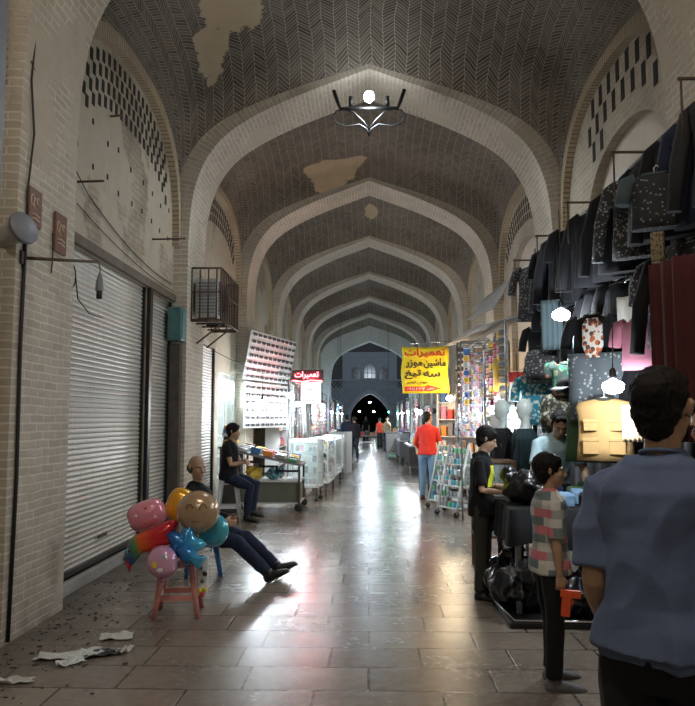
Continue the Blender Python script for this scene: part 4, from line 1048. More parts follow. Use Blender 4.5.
def gmesh(key):
    """garment part meshes, hanging from the origin, front towards -Y; built once per kind and cut"""
    if key in GAR: return GAR[key]
    kind, L, W_, seed = key; rnd = random.Random(seed * 13 + len(kind)); out = []
    def fold(b, amp=.018):
        for v in b.bm.verts:
            p = v.co; q = noise.noise(Vector((p.x * 9 + seed, p.z * 1.6, seed * 2.0)))
            v.co.y += amp * q * 1.6 * min(1, max(.1, -p.z * 3)); v.co.x += amp * .5 * noise.noise(Vector((p.z * 4, seed, p.x * 3)))
    def mk(b, amp=.018):
        fold(b, amp); bmesh.ops.recalc_face_normals(b.bm, faces=b.bm.faces); me = bpy.data.meshes.new(kind); b.bm.to_mesh(me); b.bm.free(); me.materials.append(M['cloth_black']); return me
    w = W_ / 2
    if kind in ('shirt', 'jacket', 'vest', 'hoodie'):
        b = MB(); Z = [-.03, -.06, -.10, -.18, -.30, -.45, -.62, -.80, -1.0]
        ws = [.18, .55, .92, 1.0, .93, .92, .95, 1.0, 1.03]
        b.tube([(0, 0, z * L) for z in Z], [(w * k, .035 + .035 * min(1, i / 3)) for i, k in enumerate(ws)], 18, ref=(1, 0, 0)); out.append(('torso', mk(b)))
        if kind != 'vest':
            ln = .38 * L if kind == 'shirt' else .85 * L
            for q in (-1, 1):
                b = MB(); b.tube([(q * w * .72, 0, -.09 * L), (q * w * 1.05, 0, -.15 * L), (q * (w * 1.12 + ln * .12), .01, -.15 * L - ln * .45), (q * (w * 1.14 + ln * .16), -.01, -.15 * L - ln)], [(.05, .045), (.065, .05), (.06, .042), (.055, .036)], 10, ref=(1, 0, 0)); out.append(('sleeve', mk(b, .01)))
        b = MB(); b.tube([(math.cos(a) * .075, math.sin(a) * .05, -.035 * L + .012 * math.sin(a)) for a in [i * PI / 6 for i in range(13)]], .014, 6); out.append(('collar', mk(b, 0)))
        if kind == 'hoodie':
            b = MB(); b.ell((0, .05, -.03), (.12, .07, .11), 12, 8); out.append(('hood', mk(b, 0)))
    elif kind == 'trousers':
        b = MB(); b.tube([(0, 0, -.02), (0, 0, -.06), (0, 0, -.16), (0, 0, -.27)], [(w * .8, .03), (w * .82, .04), (w * .95, .05), (w * .98, .05)], 14, ref=(1, 0, 0)); out.append(('waistband', mk(b)))
        for q in (-1, 1):
            b = MB(); b.tube([(q * w * .45, 0, -.2), (q * w * .5, 0, -.5 * L), (q * w * .52, .0, -.75 * L), (q * w * .52, 0, -L)], [(w * .5, .05), (w * .44, .045), (w * .40, .04), (w * .40, .035)], 10, ref=(1, 0, 0)); out.append(('trouser_leg', mk(b)))
    elif kind == 'cap':
        b = MB(); b.ell((0, 0, -.08), (.10, .12, .08), 14, 8); out.append(('crown', mk(b, 0)))
        b = MB(); b.tube([(0, -.08, -.10), (0, -.14, -.115), (0, -.19, -.12)], [(.09, .012), (.085, .012), (.05, .008)], 12, ref=(1, 0, 0)); out.append(('peak', mk(b, 0)))
    elif kind == 'bag':
        b = MB(); b.tube([(0, 0, -.12 * L), (0, 0, -.16 * L), (0, 0, -.35 * L), (0, 0, -.8 * L), (0, 0, -.97 * L), (0, 0, -L)], [(w * .5, .04), (w * .85, .09), (w, .12), (w, .13), (w * .92, .11), (w * .6, .06)], 16, ref=(1, 0, 0)); out.append(('bag_body', mk(b, .01)))
        b = MB(); b.tube([(0, -.08, -.52 * L), (0, -.13, -.56 * L), (0, -.155, -.72 * L), (0, -.13, -.88 * L)], [(w * .6, .02), (w * .7, .03), (w * .72, .03), (w * .6, .02)], 12, ref=(1, 0, 0)); out.append(('front_pocket', mk(b, .004)))
        b = MB(); b.tube([(-.05, 0, -.12 * L), (-.035, 0, -.02 * L), (.035, 0, -.02 * L), (.05, 0, -.12 * L)], .010, 6); out.append(('grab_handle', mk(b, 0)))
    elif kind == 'cloth':
        b = MB(); N = 14; g = []
        for sd in (-.008, .008):
            for i in range(N + 1):
                for j in range(9):
                    x = (i / N - .5) * W_; z = -L * j / 8; g.append(b.bm.verts.new((x, sd + .022 * math.sin(i * 1.9 + seed) * (.5 + j / 12), z)))
        o = (N + 1) * 9
        for i in range(N):
            for j in range(8):
                for k, f in ((0, 1), (o, -1)):
                    q = [g[k + i*9+j], g[k + (i+1)*9+j], g[k + (i+1)*9+j+1], g[k + i*9+j+1]]; b.face(q if f > 0 else q[::-1], smooth=True)
        for i in range(N):
            for j in (0, 8): b.face([g[i*9+j], g[(i+1)*9+j], g[o+(i+1)*9+j], g[o+i*9+j]])
        for i in (0, N):
            for j in range(8): b.face([g[i*9+j], g[i*9+j+1], g[o+i*9+j+1], g[o+i*9+j]])
        out.append(('drape', mk(b, 0)))
    GAR[key] = out; return out
HB = {}
def hanger_meshes():
    if HB: return HB
    b = MB(); b.tube([(-.19, 0, -.07), (-.17, 0, -.055), (0, 0, -.01), (.17, 0, -.055), (.19, 0, -.07)], .007, 6); b.tube([(0, 0, -.01), (0, 0, .03), (.015, 0, .05), (.03, 0, .035)], .004, 6)
    me = bpy.data.meshes.new('hanger'); b.bm.to_mesh(me); b.bm.free(); me.materials.append(M['hanger_white']); HB['h'] = me; return HB
NAMEK = {'shirt': 'tshirt', 'jacket': 'jacket', 'vest': 'waistcoat', 'hoodie': 'hooded_sweatshirt', 'trousers': 'trousers', 'cap': 'cap', 'bag': 'backpack', 'cloth': 'cloth_panel'}
CATK = {'shirt': 't-shirt', 'jacket': 'jacket', 'vest': 'waistcoat', 'hoodie': 'hoodie', 'trousers': 'trousers', 'cap': 'cap', 'bag': 'backpack', 'cloth': 'fabric'}
def garment(kind, p, rz, m, label, L=.75, W_=.46, seed=1, m2=None, group=None, hang=True, name=None, cat=None, ry=0):
    t = thing(name or NAMEK[kind], label, cat or CATK[kind], p, rz, group); t.rotation_euler = (0, ry, rz)
    for nm, me in gmesh((kind, L, W_, seed % 4)):
        o = bpy.data.objects.new(nm, me); C.objects.link(o); o.parent = t
        mm = M[m2] if (m2 and nm in ('sleeve', 'front_pocket', 'peak', 'collar')) else M[m]
        o.material_slots[0].link = 'OBJECT'; o.material_slots[0].material = mm
    if hang and kind not in ('bag', 'cap', 'cloth'):
        o = bpy.data.objects.new('hanger', hanger_meshes()['h']); C.objects.link(o); o.parent = t
    return t
# --- frame: top rail, brackets to the wall, uprights, black sheet added to darken the gaps
BX = 2.30
def frame():
    t = thing('clothes_rail_frame', 'long steel rail frame with struts that carries the hanging clothes', 'rail', (BX, 4.55, 0))
    b = MB(); b.tube([(0, 0, 3.84), (0, 5.95, 3.84)], .022, 8); b.build('top_rail', 'steel', t)
    for z in (3.0, 2.22):
        b = MB(); b.tube([(.1, 0, z), (.1, 5.9, z)], .014, 8); b.build('lower_rail', 'steel', t)
    for y in (.2, 1.55, 3.0, 4.4, 5.8):
        b = MB(); b.tube([(-.30, y, 3.845), (.52, y, 3.845)], .012, 6); b.build('strut', 'rust_iron', t)
        b = MB(); b.tube([(-.28, y, 3.84), (-.28, y, 3.42)], .008, 6); b.build('hanging_rod', 'rust_iron', t)
    for y in (.02, 2.9, 5.9):
        b = MB(); b.tube([(.22, y, 0), (.22, y, 3.84)], .02, 8); b.build('upright', 'steel', t)
        b = MB(); b.box((.17, y - .05, 0), (.27, y + .05, .02)); b.build('foot_plate', 'steel', t)
frame()
b = MB(); N = 60; g0 = []
for i in range(N + 1):
    y = 4.3 + 6.2 * i / N; xx = 2.66 + .03 * math.sin(i * 1.3) + .015 * math.sin(i * 3.7)
    g0.append((b.bm.verts.new((xx, y, .02)), b.bm.verts.new((xx, y, 3.70 - .05 * math.sin(i * .5)))))
for p, q in zip(g0, g0[1:]): b.face([p[0], q[0], q[1], p[1]], smooth=True)
bmesh.ops.solidify(b.bm, geom=b.bm.faces[:], thickness=.012)
o = b.build('gap_shade_curtain', 'cloth_black'); tag(o, 'black curtain added behind the hanging clothes on the right to darken the gaps', 'curtain')
random.seed(21)
DARK = ['cloth_black', 'cloth_black', 'cloth_black', 'cloth_black', 'cloth_dark_blue', 'cloth_black', 'cloth_black', 'print_white_script', 'cloth_charcoal', 'cloth_black', 'print_lattice']
CN = {'cloth_black': 'black', 'cloth_charcoal': 'charcoal', 'cloth_dark_blue': 'dark blue', 'print_white_script': 'black with white print', 'cloth_teal_dark': 'dark teal', 'print_lattice': 'black with a grey lattice print', 'cloth_navy': 'navy', 'print_grey_star': 'grey with pale stars'}
ORD = ['first', 'second', 'third', 'fourth', 'fifth', 'sixth', 'seventh', 'eighth', 'ninth', 'tenth', 'eleventh', 'twelfth', 'thirteenth', 'fourteenth', 'fifteenth', 'sixteenth', 'seventeenth', 'eighteenth', 'nineteenth', 'twentieth', 'twenty-first', 'twenty-second']
def row(n, y0, y1, x, z, kinds, tier, jit=.04):
    for i in range(n):
        y = y0 + (y1 - y0) * i / (n - 1)
        k = kinds[i % len(kinds)]; m = DARK[(i * 7 + len(tier)) % len(DARK)]
        if k == 'trousers': L, W_ = random.choice([(.98, .34), (.90, .32)]), 0; L, W_ = L
        else: L, W_ = random.choice([(.74, .46), (.80, .50), (.68, .44)])
        hint = '%s from the near end, %s' % (ORD[i], tier)
        garment(k, (x + random.uniform(-jit, jit), y, z - .05), -PI / 2 + random.uniform(.35, 1.15), m, '%s %s, %s' % (CN[m], CATK[k], hint), L, W_, i, group='clothes on the ' + tier)
row(17, 4.75, 10.25, BX, 3.83, ['jacket', 'shirt', 'hoodie', 'trousers', 'shirt', 'jacket'], 'top rail')
row(17, 4.9, 10.3, BX + .1, 2.99, ['trousers', 'shirt', 'jacket', 'shirt', 'trousers'], 'middle rail')
row(13, 5.2, 10.3, BX + .14, 2.21, ['shirt', 'trousers', 'jacket'], 'lower rail')
# eye-catching pieces
def G_(kind, px, py, Y, rz, m, label, **k): return garment(kind, at(px, py, Y), -PI / 2 + rz, m, label, **k)
G_('shirt', 592, 313, 7.0, .9, 'cloth_black', 'black T-shirt with a white and orange print panel, hanging by the lamp', L=.62, W_=.40, seed=2)
def flame_panel():
    p = at(592, 318, 6.82); b = MB(); b.tube([(0, 0, 0), (0, 0, -.06), (0, 0, -.25), (0, 0, -.36)], [(.05, .008), (.095, .012), (.10, .012), (.06, .008)], 14, ref=(1, 0, 0))
    o = b.build('printed_bib', 'print_flame', None, p); o.rotation_euler = (0, 0, -PI/2 + .9); tag(o, 'white and flame-orange printed bib pinned on the black T-shirt', 'bib')
flame_panel()
G_('cloth', 612, 352, 6.75, 1.0, 'print_grey_star', 'grey cloth with pale stars hanging behind the lower lamp', L=.62, W_=.80, seed=1)
G_('shirt', 640, 318, 6.1, .8, 'cloth_pink', 'dusty pink T-shirt hanging above the tall man', L=.42, W_=.34, seed=1)
G_('cloth', 634, 296, 6.5, .9, 'cloth_white', 'small white cloth hanging between dark clothes, right of the pink T-shirt', L=.28, W_=.30, seed=3)
G_('cloth', 600, 322, 7.3, .9, 'cloth_white', 'narrow white cloth strip between black clothes', L=.30, W_=.12, seed=2)
G_('shirt', 654, 172, 5.35, 1.1, 'print_white_script', 'grey-blue printed T-shirt high up near the end of the rail', L=.42, W_=.34, seed=0, m2='cloth_slate')
G_('cloth', 657, 232, 5.3, 1.0, 'print_leopard', 'narrow tan leopard-print cloth hanging high near the rail end', L=.22, W_=.09, seed=0)
G_('bag', 560, 388, 7.6, .85, 'print_camouflage', 'camouflage-print backpack hanging behind the stallholder', L=.46, W_=.44, seed=1)
G_('bag', 541, 345, 8.6, .8, 'print_lattice', 'dark lattice-print backpack hanging on the far end of the stall', L=.44, W_=.42, seed=2)
G_('shirt', 538, 374, 8.9, 1.1, 'print_aqua', 'bright aqua patterned shirt hanging beside the pale mannequin', L=.60, W_=.44, seed=3)
G_('shirt', 568, 362, 7.5, 1.0, 'print_green', 'dark T-shirt with green and red print, under the upper lamp', L=.34, W_=.34, seed=0)
G_('cap', 567, 377, 7.2, .6, 'cloth_black', 'black cap with white front on the stall frame', m2='hanger_white', seed=1)
G_('cloth', 551, 300, 8.2, 1.0, 'cloth_slate', 'slate grey cloth hanging left of the upper lamp', L=.55, W_=.24, seed=1)
G_('cloth', 581, 318, 7.4, 1.0, 'cloth_slate', 'thin grey-teal cloth hanging right of the upper lamp', L=.62, W_=.18, seed=2)
G_('vest', 604, 396, 6.6, 1.15, 'cloth_tan', 'tan utility waistcoat with pockets hanging behind the tall man', L=.56, W_=.48, seed=1, m2='cloth_olive')
V = at(604, 396, 6.6)
def pocket(dx, dz, w_, h_):
    root = [o for o in C.objects if o.get('label', '').startswith('tan utility')][0]
    b = MB(); b.box((dx - w_/2, -.092, dz - h_), (dx + w_/2, -.072, dz), .004); b.box((dx - w_/2 - .004, -.098, dz - .03), (dx + w_/2 + .004, -.080, dz), .003); b.build('pocket', 'cloth_tan', root)
for q in (-1, 1): pocket(q * .11, -.20, .11, .10); pocket(q * .11, -.36, .13, .14)
G_('vest', 586, 405, 7.0, 1.0, 'cloth_green', 'olive green waistcoat partly behind the tan one', L=.52, W_=.40, seed=2)
G_('cloth', 631, 405, 6.2, 1.0, 'cloth_beige', 'mustard beige cloth between the tan waistcoat and the tall man', L=.30, W_=.16, seed=2)
for i, (px, Y) in enumerate(((668, 4.9), (680, 4.75), (692, 4.6))):
    G_('cloth', px, 262 - i * 4, Y, .75, 'cloth_maroon', 'maroon cloth length hanging at the near end, %s' % ('farthest from the camera', 'the middle one', 'nearest the camera')[i], L=1.15, W_=.26, seed=i)
# --- lamps of the stall
def led_bulb(p, power, label, cord=.35, r=.055, col=COOL, glow='led_glow'):
    t = thing('hanging_bulb', label, 'lamp', p)
    b = MB(); b.lathe([(.02, .03), (r * .9, .0), (r, -.02), (r * .96, -.05), (r * .7, -.075), (.01, -.085)], (0, 0, 0), 16); b.build('diffuser', emat(glow, col, 45), t)
    b = MB(); b.lathe([(.016, .12), (.026, .10), (.030, .06), (.034, .03)], (0, 0, 0), 12); b.build('bulb_base', 'black_plastic', t)
    b = MB(); b.tube([(0, 0, .11), (.01, .0, .11 + cord * .5), (0, 0, .11 + cord)], .005, 6); b.build('cord', 'cable_black', t)
    if power: lamp('bulb_light', Vector(p) + Vector((0, 0, -.15)), power, col, .06)
    return t
led_bulb(at(561, 312, 7.3), 62, 'bright white LED bulb hanging among the dark clothes, the upper one', .9, .085)
led_bulb(at(613, 383, 6.0), 38, 'bright white LED bulb hanging just left of the tall man, the lower one', .7, .085)
led_bulb(at(517, 410, 9.6), 60, 'white LED bulb behind the mannequin heads', .6, .06)
# --- mannequins
mat('mannequin_pale', (.62, .68, .66), .35, 0, .06, 4); mat('mannequin_grey', (.30, .31, .30), .4, 0, .06, 4)
def mannequin(x, y, rz, skinm, coat, label, inner=None, tilt=0):
    t = thing('mannequin', label, 'mannequin', (x, y, 0), rz); t.scale = (1.04,) * 3
    b = MB()
    b.ell((0, -.0, 1.70), (.074, .092, .112), 18, 12); b.ell((0, .03, 1.65), (.055, .06, .075), 12, 8); b.tube([(0, .085, 1.70), (0, .105, 1.67), (0, .09, 1.66)], [.008, .014, .008], 8); b.tube([(0, -.01, 1.62), (0, -.01, 1.54), (0, 0, 1.44)], [.052, .050, .075], 14)
    b.tube([(0, 0, 1.46), (0, 0, 1.40), (0, 0, 1.2), (0, 0, 1.0), (0, 0, .9)], [(.10, .07), (.19, .10), (.17, .11), (.14, .10), (.16, .11)], 16, ref=(1, 0, 0))
    remesh(b, .012, 'mannequin_body', skinm, t, 2)
    b = MB(); b.tube([(0, 0, 1.48), (0, 0, 1.42), (0, 0, 1.36), (0, 0, 1.2), (0, 0, 1.0), (0, 0, .82)], [(.10, .085), (.185, .115), (.215, .13), (.205, .14), (.20, .14), (.21, .145)], 18, ref=(1, 0, 0))
    for q in (-1, 1): b.tube([(q * .15, 0, 1.40), (q * .215, 0, 1.36), (q * .25, 0, 1.15), (q * .255, .05, .90)], [.065, .068, .058, .046], 12)
    remesh(b, .014, 'coat', coat, t, 3, .014, 4)
    if inner:
        b = MB(); b.tube([(0, .115, 1.40), (0, .138, 1.25), (0, .145, .95), (0, .145, .84)], [(.04, .012), (.055, .014), (.05, .014), (.05, .01)], 10, ref=(1, 0, 0)); b.build('shirt_front', inner, t)
    for q in (-1, 1):
        b = MB(); b.tube([(q * .02, .10, 1.47), (q * .06, .135, 1.36), (q * .05, .15, 1.2)], [(.014, .02), (.03, .012), (.012, .008)], 8); b.build('lapel', coat, t)
    b = MB(); b.tube([(0, 0, .04), (0, 0, .95)], .018, 8); b.build('stand_pole', 'chrome', t)
    b = MB(); b.lathe([(.16, 0), (.165, .01), (.03, .03), (.02, .06)], (0, 0, 0), 20); b.build('base', 'chrome', t)
mannequin(1.60, 9.15, -1.9 + PI, 'mannequin_pale', 'cloth_black', 'pale mannequin in an open black jacket, leftmost of the three')
mannequin(1.84, 9.75, -1.9 + PI, 'mannequin_grey', 'print_lattice', 'grey mannequin in a patterned grey coat, middle of the three', 'cloth_beige')
mannequin(1.78, 8.72, -1.7 + PI, 'mannequin_pale', 'cloth_teal_dark', 'tall pale mannequin in a dark jacket, nearest the clothes wall', 'cloth_black')
# --- table with heaped clothes
def table():
    t = thing('stall_table', 'stall table with black skirt, heaped with folded clothes', 'table', (1.78, 6.85, 0))
    b = MB(); b.box((-.62, -.52, .86), (.72, .50, .90), .006); b.build('table_top', 'dark_wood_post', t)
    for sx in (-.55, .65):
        for sy in (-.45, .43):
            b = MB(); b.box((sx - .022, sy - .022, 0), (sx + .022, sy + .022, .86)); b.build('leg', 'steel', t)
    b = MB(); pts = []; K = 80; per = [(-.62, -.53), (.72, -.53), (.72, .51), (-.62, .51)]
    tot = []; 
    for i in range(4):
        a, c = per[i], per[(i + 1) % 4]
        for k in range(20): tot.append((a[0] + (c[0] - a[0]) * k / 20, a[1] + (c[1] - a[1]) * k / 20, i))
    top = []; bot = []
    for k, (x, y, i) in enumerate(tot):
        nx, ny = ((0, -1), (1, 0), (0, 1), (-1, 0))[i]; f = .02 * math.sin(k * 1.7) + .01
        top.append(b.bm.verts.new((x, y, .905))); bot.append(b.bm.verts.new((x + nx * (f + .01), y + ny * (f + .01), .60 + .03 * math.sin(k * .6))))
    for k in range(80): b.face([top[k], top[(k+1) % 80], bot[(k+1) % 80], bot[k]], smooth=True)
    b.face(top); b.build('table_skirt', 'cloth_black', t)
table()
def heap(name, x0, x1, y0, y1, z0, h, m, label, cat, seed, N=0, power=0, rough=1.0):
    """slumped soft pile: overlapping lumps fused into one surface, flat underneath"""
    rnd = random.Random(seed); b = MB(); cx, cy, W_, D = (x0 + x1) / 2, (y0 + y1) / 2, (x1 - x0), (y1 - y0)
    b.ell((0, 0, h * .32), (W_ * .46, D * .46, h * .34), 16, 10)
    for i in range(9):
        a = i * 2.4 + rnd.random(); q = .15 + .22 * rnd.random(); b.ell((W_ * q * math.cos(a), D * q * math.sin(a), h * (.30 + .42 * rnd.random() * (1 - q))), (W_ * rnd.uniform(.14, .26), D * rnd.uniform(.14, .26), h * rnd.uniform(.18, .28)), 12, 8, Matrix.Rotation(rnd.uniform(-.5, .5), 3, 'X'))
    o = remesh(b, .014, name, m, None, 2, .030 * rough, seed, (5, 5, 5))
    zb = min(v.co.z for v in o.data.vertices)
    for v in o.data.vertices: v.co.z = max(0, v.co.z - zb - h * .05)
    o.location = (cx, cy, z0 + .002); return tag(o, label, cat)
# folded garments on the table, each a piece of its own
random.seed(5)
def folded(x, y, z, w_, d_, h_, rz, m, label, group):
    b = MB()
    b.tube([(0, 0, 0), (0, 0, h_ * .25), (0, 0, h_ * .8), (0, 0, h_)], [(w_ * .62, d_ * .62), (w_ * .70, d_ * .70), (w_ * .68, d_ * .68), (w_ * .5, d_ * .5)], 4, ref=(1, 0, 0), smooth=True)
    bmesh.ops.subdivide_edges(b.bm, edges=b.bm.edges[:], cuts=3, use_grid_fill=True)
    for v in b.bm.verts: v.co += Vector((noise.noise(v.co * 9 + Vector((x, y, 1))), noise.noise(v.co * 9 + Vector((y, x, 5))), .6 * noise.noise(v.co * 12 + Vector((x, 3, y))))) * .022 * min(1, v.co.z / (h_ * .3) if h_ else 1)
    o = b.build('folded_garment', m, None, (x, y, z)); o.rotation_euler = (0, 0, rz); return tag(o, label, 'clothes', group)
FC = [('cloth_dark_blue', 'dark blue'), ('cloth_jean', 'denim blue'), ('cloth_pale_blue', 'pale blue'), ('cloth_black', 'black'), ('print_aqua', 'aqua patterned'), ('cloth_green', 'green'), ('cloth_charcoal', 'charcoal'), ('cloth_slate', 'slate'), ('cloth_navy', 'navy')]
PL = [('front edge', -.38), ('front middle', -.18), ('middle', .05), ('back', .30)]
cnt = 0
for ri, (rn, dy) in enumerate(PL):
    for ci in range(2, 7):
        m, cn = FC[(ri * 4 + ci * 5) % len(FC)]
        x = 1.30 + ci * .175 + random.uniform(-.02, .02); rp = ('', '', 'next to the sack', 'second from the sack', 'third from the right', 'second from the right', 'right end')[ci]
        hh = random.uniform(.06, .13) + (.03 if ri > 1 else 0)
        folded(x, 6.85 + dy, .912, .12, .10, hh, random.uniform(-.3, .3), m, '%s folded garment on the stall table, %s row, %s' % (cn, rn, rp), 'folded clothes on the stall table')
heap('plastic_sack', 1.18, 1.52, 6.42, 7.1, .908, .32, 'black_plastic', 'crumpled black plastic sack on the left end of the stall table', 'sack', 2, rough=1.4)
b = MB(); b.box((1.10, 6.10, 0), (2.6, 7.62, .05), .01); tag(b.build('low_platform', 'black_iron'), 'low dark platform on the floor under the stall table', 'platform')
b = MB(); b.tube([(1.08, 6.9, .06), (1.14, 6.12, .06), (2.5, 6.085, .06)], .011, 6); o = b.build('platform_trim', 'chrome'); tag(o, 'pale metal edging strip along the front of the low platform', 'strip')
def pattern2():
    m, nt, b = newmat('plastic_wrapped_black'); g = G(nt); ob = g.n('ShaderNodeTexCoord').outputs['Object']
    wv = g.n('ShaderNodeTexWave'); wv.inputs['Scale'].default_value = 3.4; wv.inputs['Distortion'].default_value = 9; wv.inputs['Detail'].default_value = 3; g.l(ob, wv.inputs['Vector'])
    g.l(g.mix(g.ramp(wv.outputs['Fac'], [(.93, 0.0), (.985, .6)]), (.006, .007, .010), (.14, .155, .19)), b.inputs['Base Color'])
    b.inputs['Roughness'].default_value = .38; b.inputs['Coat Weight'].default_value = .3; g.bump(wv.outputs['Fac'], .4, .02, b); M['plastic_wrapped_black'] = m
pattern2()
for i, (x0, x1, y0, y1, z0, h, lab) in enumerate(((1.02, 1.50, 6.2, 7.35, .05, .42, 'glossy black wrapped clothes bundle at the left corner of the platform'), (1.42, 1.86, 6.14, 6.85, .05, .36, 'glossy black clothes bundle behind the boy on the platform'), (1.82, 2.36, 6.2, 6.9, .05, .44, 'dark clothes bundle right of the boy under the table'))):
    heap('clothes_bundle', x0, x1, y0, y1, z0, h, 'plastic_wrapped_black', lab, 'bundle', i + 3, 34, .5, 1.9)
# --- wooden post frame and small glazed cabinet behind the teenager
def cabinet():
    t = thing('display_cabinet', 'small wood-framed glazed cabinet behind the teenager', 'cabinet', (1.36, 8.55, 0)); 
    mat('brown_wood', (.16, .085, .04), .5, 0, .25, 6, .2)
    for x in (-.18, .22):
        for y in (-.2, .2):
            b = MB(); b.box((x - .022, y - .022, 0), (x + .022, y + .022, 1.18), .004); b.build('post', 'brown_wood', t)
    for z in (.35, .78, 1.16):
        b = MB(); b.box((-.2, -.22, z), (.24, .22, z + .03), .003); b.build('shelf', 'brown_wood', t)
    b = MB(); b.box((-.16, -.205, .38), (.20, -.198, 1.15)); b.build('glass', 'thin_glass', t)
def glass(n, col=(.8, .95, .95)):
    m, nt, b = newmat(n); b.inputs['Base Color'].default_value = (*col, 1); b.inputs['Roughness'].default_value = .05; b.inputs['Alpha'].default_value = .22; b.inputs['Specular IOR Level'].default_value = .8; M[n] = m
glass('thin_glass'); cabinet()
for i in range(6):
    b = MB(); b.box((-.04, -.03, 0), (.04, .03, .09), .006); b.box((-.03, -.032, .02), (.03, -.03, .07)); o = b.build('small_box', ('bulb_white', 'foil_turquoise', 'print_yellow')[i % 3], None, (1.25 + (i % 3) * .12, 8.5, .38 + (i // 3) * .43)); o.location.z = (.38, .81)[i // 3] + .0
    tag(o, '%s small box on the %s shelf of the wood-framed cabinet, %s' % (('white', 'turquoise', 'yellow')[i % 3], ('lower', 'upper')[i // 3], ('left', 'middle', 'right')[i % 3]), 'box')
# stick in the teenager's hands, the boy's toy pistol, the print on the teenager's shirt
hp = W3(teen, teen['J']['wR']); hl = W3(teen, teen['J']['wL']); mid = (hp + hl) / 2 + Vector((.09, 0, 0))
curve_thing('wooden_stick', [(mid.x + .02, mid.y + .02, .02), (mid.x + .01, mid.y, .6), (mid.x, mid.y, mid.z + .10)], .014, 'brown_wood', 'thin brown wooden stick held upright in front of the teenager', 'stick', 8)
bp = W3(boy, boy['J']['wR'])
def pistol():
    mat('orange_plastic', (.75, .10, .03), .4, 0, .06)
    t = thing('toy_pistol', 'orange-red toy pistol hanging in the boy\'s lowered hand', 'toy pistol', bp + Vector((.035, -.02, -.11))); t.rotation_euler = (0, .1, .1); t.scale = (.85, .85, .85)
    b = MB(); b.box((-.03, -.018, -.15), (.03, .018, .02), .006); b.build('grip', 'orange_plastic', t)
    b = MB(); b.box((-.045, -.016, -.02), (.10, .016, .035), .006); b.build('barrel', 'orange_plastic', t)
    b = MB(); b.tube([(.03, 0, -.02), (.055, 0, -.05), (.03, 0, -.07)], .006, 6); b.build('trigger_guard', 'orange_plastic', t)
    b = MB(); b.tube([(.10, 0, .01), (.125, 0, .01)], .009, 8); b.build('muzzle', 'black_plastic', t)
pistol()
def chest_print(info, m, w_, h_, dz=.22, dx=0, dy=.135):
    b = MB(); T, rt, fw, up, s = (info[k] for k in ('T', 'rt', 'fw', 'up', 's')); N = 6; g = []
    for i in range(N + 1):
        for j in range(N + 1):
            u = (i / N - .5) * w_ + dx; v = (j / N - .5) * h_; a = u / .17
            P0 = T(dz) + rt * (math.sin(a) * .178 * s) + fw * (math.cos(a) * dy * s) + up * v; g.append(b.bm.verts.new(P0))
    for i in range(N):
        for j in range(N): a = i * (N + 1) + j; b.face([g[a], g[a + N + 1], g[a + N + 2], g[a + 1]], smooth=True)
    return b
b = chest_print(teen, 'cloth_yellow', .13, .20, .20, .045, .150); ob = b.build('chest_print', 'cloth_yellow', teen['root'])
mo = ob.modifiers.new('w', 'SHRINKWRAP'); mo.target = teen['shirt']; mo.offset = .004; mo.wrap_method = 'PROJECT'; mo.use_project_y = True; mo.use_negative_direction = True; mo.use_positive_direction = True
# ================================================================== SIGNS
mat('banner_yellow', (.85, .66, .02), .6, 0, .06, 2); mat('ink_red', (.62, .02, .02), .6); mat('ink_black', (.02, .015, .02), .6); mat('arrow_red', (.75, .06, .02), .6); mat('sign_white', (.75, .78, .78), .5, 0, .03)
def word(*g_): return ''.join(chr(c) for c in reversed(g_))
W_TAMIRAT = word(0xFE97, 0xFECC, 0xFEE4, 0xFEF4, 0xFEAE, 0xFE8D, 0xFE95); W_MASHIN = word(0xFEE3, 0xFE8E, 0xFEB7, 0xFEF4, 0xFEE6); W_MOZER = word(0xFEE3, 0xFEEE, 0xFEAF, 0xFEAD)
W_SE = word(0xFEB3, 0xFEEA); W_TIGH = word(0xFE97, 0xFEF4, 0xFECE); W_TAMIR = word(0xFE97, 0xFECC, 0xFEE4, 0xFEF4, 0xFEAE); W_FANDAK = word(0xFED3, 0xFEE8, 0xFEAA, 0xFB8E)
W_TEL = word(0xFE97, 0xFEE0, 0xFED4, 0xFEE6); DIG = '\u06f0\u06f9\u06f1\u06f1\u06f2\u06f3\u06f4'
def text(s_, parent, x, z, w_, h_, m, y=-.012, name='lettering', bold=.0):
    """flat lettering facing -Y, fitted in a w x h field centred at (x, z)"""
    c = bpy.data.curves.new('t', 'FONT'); c.body = s_; c.extrude = .02; c.offset = bold; o = bpy.data.objects.new('t', c); C.objects.link(o)
    dg = bpy.context.evaluated_depsgraph_get(); me = bpy.data.meshes.new_from_object(o.evaluated_get(dg)); bpy.data.objects.remove(o)
    xs = [v.co.x for v in me.vertices]; ys = [v.co.y for v in me.vertices]
    if not xs: return None
    cx, cy = (min(xs) + max(xs)) / 2, (min(ys) + max(ys)) / 2; k = w_ / max(.01, max(xs) - min(xs)); kz = h_ / max(.01, max(ys) - min(ys))
    for v in me.vertices: v.co = Vector(((v.co.x - cx) * k + x, y - v.co.z * .12, (v.co.y - cy) * kz + z))
    me.materials.clear(); me.materials.append(M[m]); o = bpy.data.objects.new(name, me); C.objects.link(o); o.parent = parent; return o
